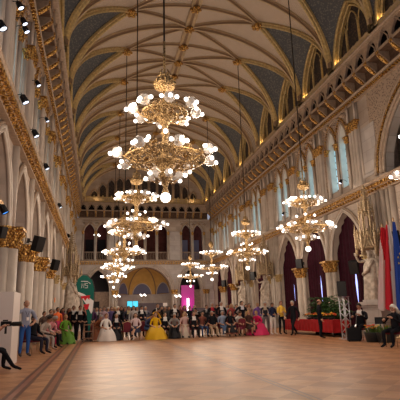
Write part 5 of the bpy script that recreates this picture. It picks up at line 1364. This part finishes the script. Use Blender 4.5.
# ---- teardrop banner
bx = x_at(84.3, 25.6, 2.5); r = empty('teardrop_banner', (bx, 25.6, 0))
ol = [(.28, .2), (.36, .7), (.43, 1.2), (.50, 1.9), (.50, 2.5), (.38, 2.95), (.12, 3.22), (-.12, 3.24), (-.33, 3.06), (-.42, 2.75), (-.34, 2.4), (-.10, 2.0), (.12, 1.4), (.24, .7)]
b = MB(); b.add([(x, 0, z+.12) for x, z in ol]+[(x, .012, z+.12) for x, z in ol], [tuple(range(14)), tuple(range(14, 28))[::-1]]+[(i, (i+1) % 14, 14+(i+1) % 14, 14+i) for i in range(14)]); fl_ = b.build('sail', 'flag_green', r)
b = MB(); b.add([(x, -.012, z+.12) for x, z in ((-.33, 2.38), (.0, 2.25), (.49, 1.9), (.44, 1.35), (.38, 1.25), (.1, 1.75), (-.10, 2.03))], [tuple(range(7))[::-1]]); b.build('white_field', 'flag_white', fl_)
b = MB()
for pts in (((-.17, 2.15), (.30, 2.19), (.27, 1.95), (.16, 2.06), (.06, 1.9), (-.04, 2.06), (-.12, 1.96)), ((-.02, 1.72), (.28, 1.76), (.22, 1.5), (.13, 1.44), (.04, 1.55))): b.add([(x, -.02, z+.12) for x, z in pts], [tuple(range(len(pts)))[::-1]])
b.build('red_emblem', 'flag_red', fl_)
b = MB()
b.tube([(-.18, -.015, 3.03), (.18, -.015, 3.02)], .022, 4)
b.tube([(.2, -.015, 2.98), (.3, -.015, 2.9)], .018, 4)
for pts in (((-.14, 2.56), (-.14, 2.8), (-.02, 2.56), (-.02, 2.8)), ((.17, 2.8), (.05, 2.8), (.05, 2.69), (.16, 2.69), (.16, 2.57), (.04, 2.57))): b.tube([(x, -.015, z+.12) for x, z in pts], .02, 4)
b.build('lettering', 'flag_white', fl_)
b = MB(); b.tube([(.22, .02, .0), (.3, .02, .6), (.42, .02, 1.3), (.54, .02, 2.1), (.53, .02, 2.6), (.4, .02, 3.08), (.12, .02, 3.38), (-.15, .02, 3.4)], .014, 6); b.box((.22, 0, .03), (.5, .5, .05)); b.build('pole', 'black_metal', r)
tag(r, 'green teardrop banner with white field and red emblem by the left pier', 'banner')
# wooden rail in front of the black suits
r = empty('wooden_rail', (x_at(88.5, 24.6, .5), 24.6, 0), .25)
b = MB()
for x in (-.22, .22): b.box((x, 0, .45), (.05, .05, .9))
b.build('post', 'wood', r); b = MB()
for z in (.2, .52, .84): b.box((0, 0, z), (.5, .035, .05))
b.build('crossbar', 'wood', r); tag(r, 'low brown wooden rail in front of the green banner pole', 'rail')
# orange sign on the left column
p = on_x(54.8, 300, -2.45); b = MB(); b.box((0, 0, 0), (.03, .30, .26)); b.box((.02, 0, 0), (.012, .12, .12)); o = b.build('sign', 'orange'); o.location = p; tag(o, 'small orange sign hanging on a left column', 'sign')
# ---- far partitions and screen
def part_(x0px, x1px, zt, Y, m, name, lab, zb=0., d=.12, cat='partition'):
    x0, x1 = x_at(x0px, Y, 1.5), x_at(x1px, Y, 1.5); b = MB(); b.box(((x0+x1)/2, Y, (zb+zt)/2), (x1-x0, d, zt-zb)); o = b.build(name, m)
    if lab: tag(o, lab, cat)
    return o, x0, x1
part_(92, 127, z_at(110, 309, 47), 47, 'grey_screen', 'partition_wall', 'long low grey partition wall behind the guests on the left half')
PW, _a, _b = part_(138.5, 168, z_at(150, 303, 47.2), 47.2, 'grey_screen', 'partition_wall', 'grey partition wall right of the cyan screen')
part_(192, 235, z_at(215, 307.5, 46), 46, 'grey_screen', 'partition_wall', 'low grey partition wall right of the magenta panel')
def display(x0px, x1px, y0, y1, Y, m, lab):
    x0, x1 = x_at(x0px, Y, 2.5), x_at(x1px, Y, 2.5); z1, z0 = z_at(x0px, y0, Y), z_at(x0px, y1, Y); r = empty('display_screen', ((x0+x1)/2, Y, 0)); w_ = (x1-x0)/2
    b = MB(); b.box((0, .04, (z0+z1)/2), (2*w_+.08, .06, z1-z0+.08)); b.build('casing', 'black', r)
    b = MB(); b.box((0, 0, (z0+z1)/2), (2*w_, .03, z1-z0)); p_ = b.build('panel', m, r)
    if m == 'screen': b = MB(); b.box((0, -.02, (z0+z1)/2), (.05, .01, z1-z0)); b.build('seam', 'slate', p_)
    b = MB(); b.tube([(0, .12, 0), (0, .12, z0+.3)], .04, 6); b.box((0, .12, .02), (.9, .6, .04)); b.build('stand', 'black_metal', r); tag(r, lab, 'screen')
display(127.3, 138, 301.3, 307.2, 44, 'screen', 'cyan lit display screen above the standing guests')
display(93.5, 99, 302, 308, 50, 'black', 'dark unlit screen under the left portal lamp')
part_(181.5, 194.5, 4.55, 56, 'magenta', 'stage_panel', 'magenta lit cloth panel in the right portal', .0, .1, 'panel')
part_(187.2, 189.2, 3.0, 55.6, 'bulb', 'light_column', 'slim white lit column in front of the magenta panel', .6, .15, 'lamp')
b = MB(); x0, x1 = x_at(163.2, 46.9, 2.5), x_at(167.6, 46.9, 2.5); za, zb_ = z_at(165, 306.2, 46.9), z_at(165, 302.8, 46.9)
b.box(((x0+x1)/2, 47.05, (za+zb_)/2), (x1-x0, .04, zb_-za)); o = b.build('notice', 'flag_white', PW)
light('magenta_light', (x_at(188, 55.2, 2), 55.0, 2.6), 30, (1, .05, .6), .3)
for m_ in [m_ for m_ in bpy.data.materials if m_.name.startswith('slot_')]: pass
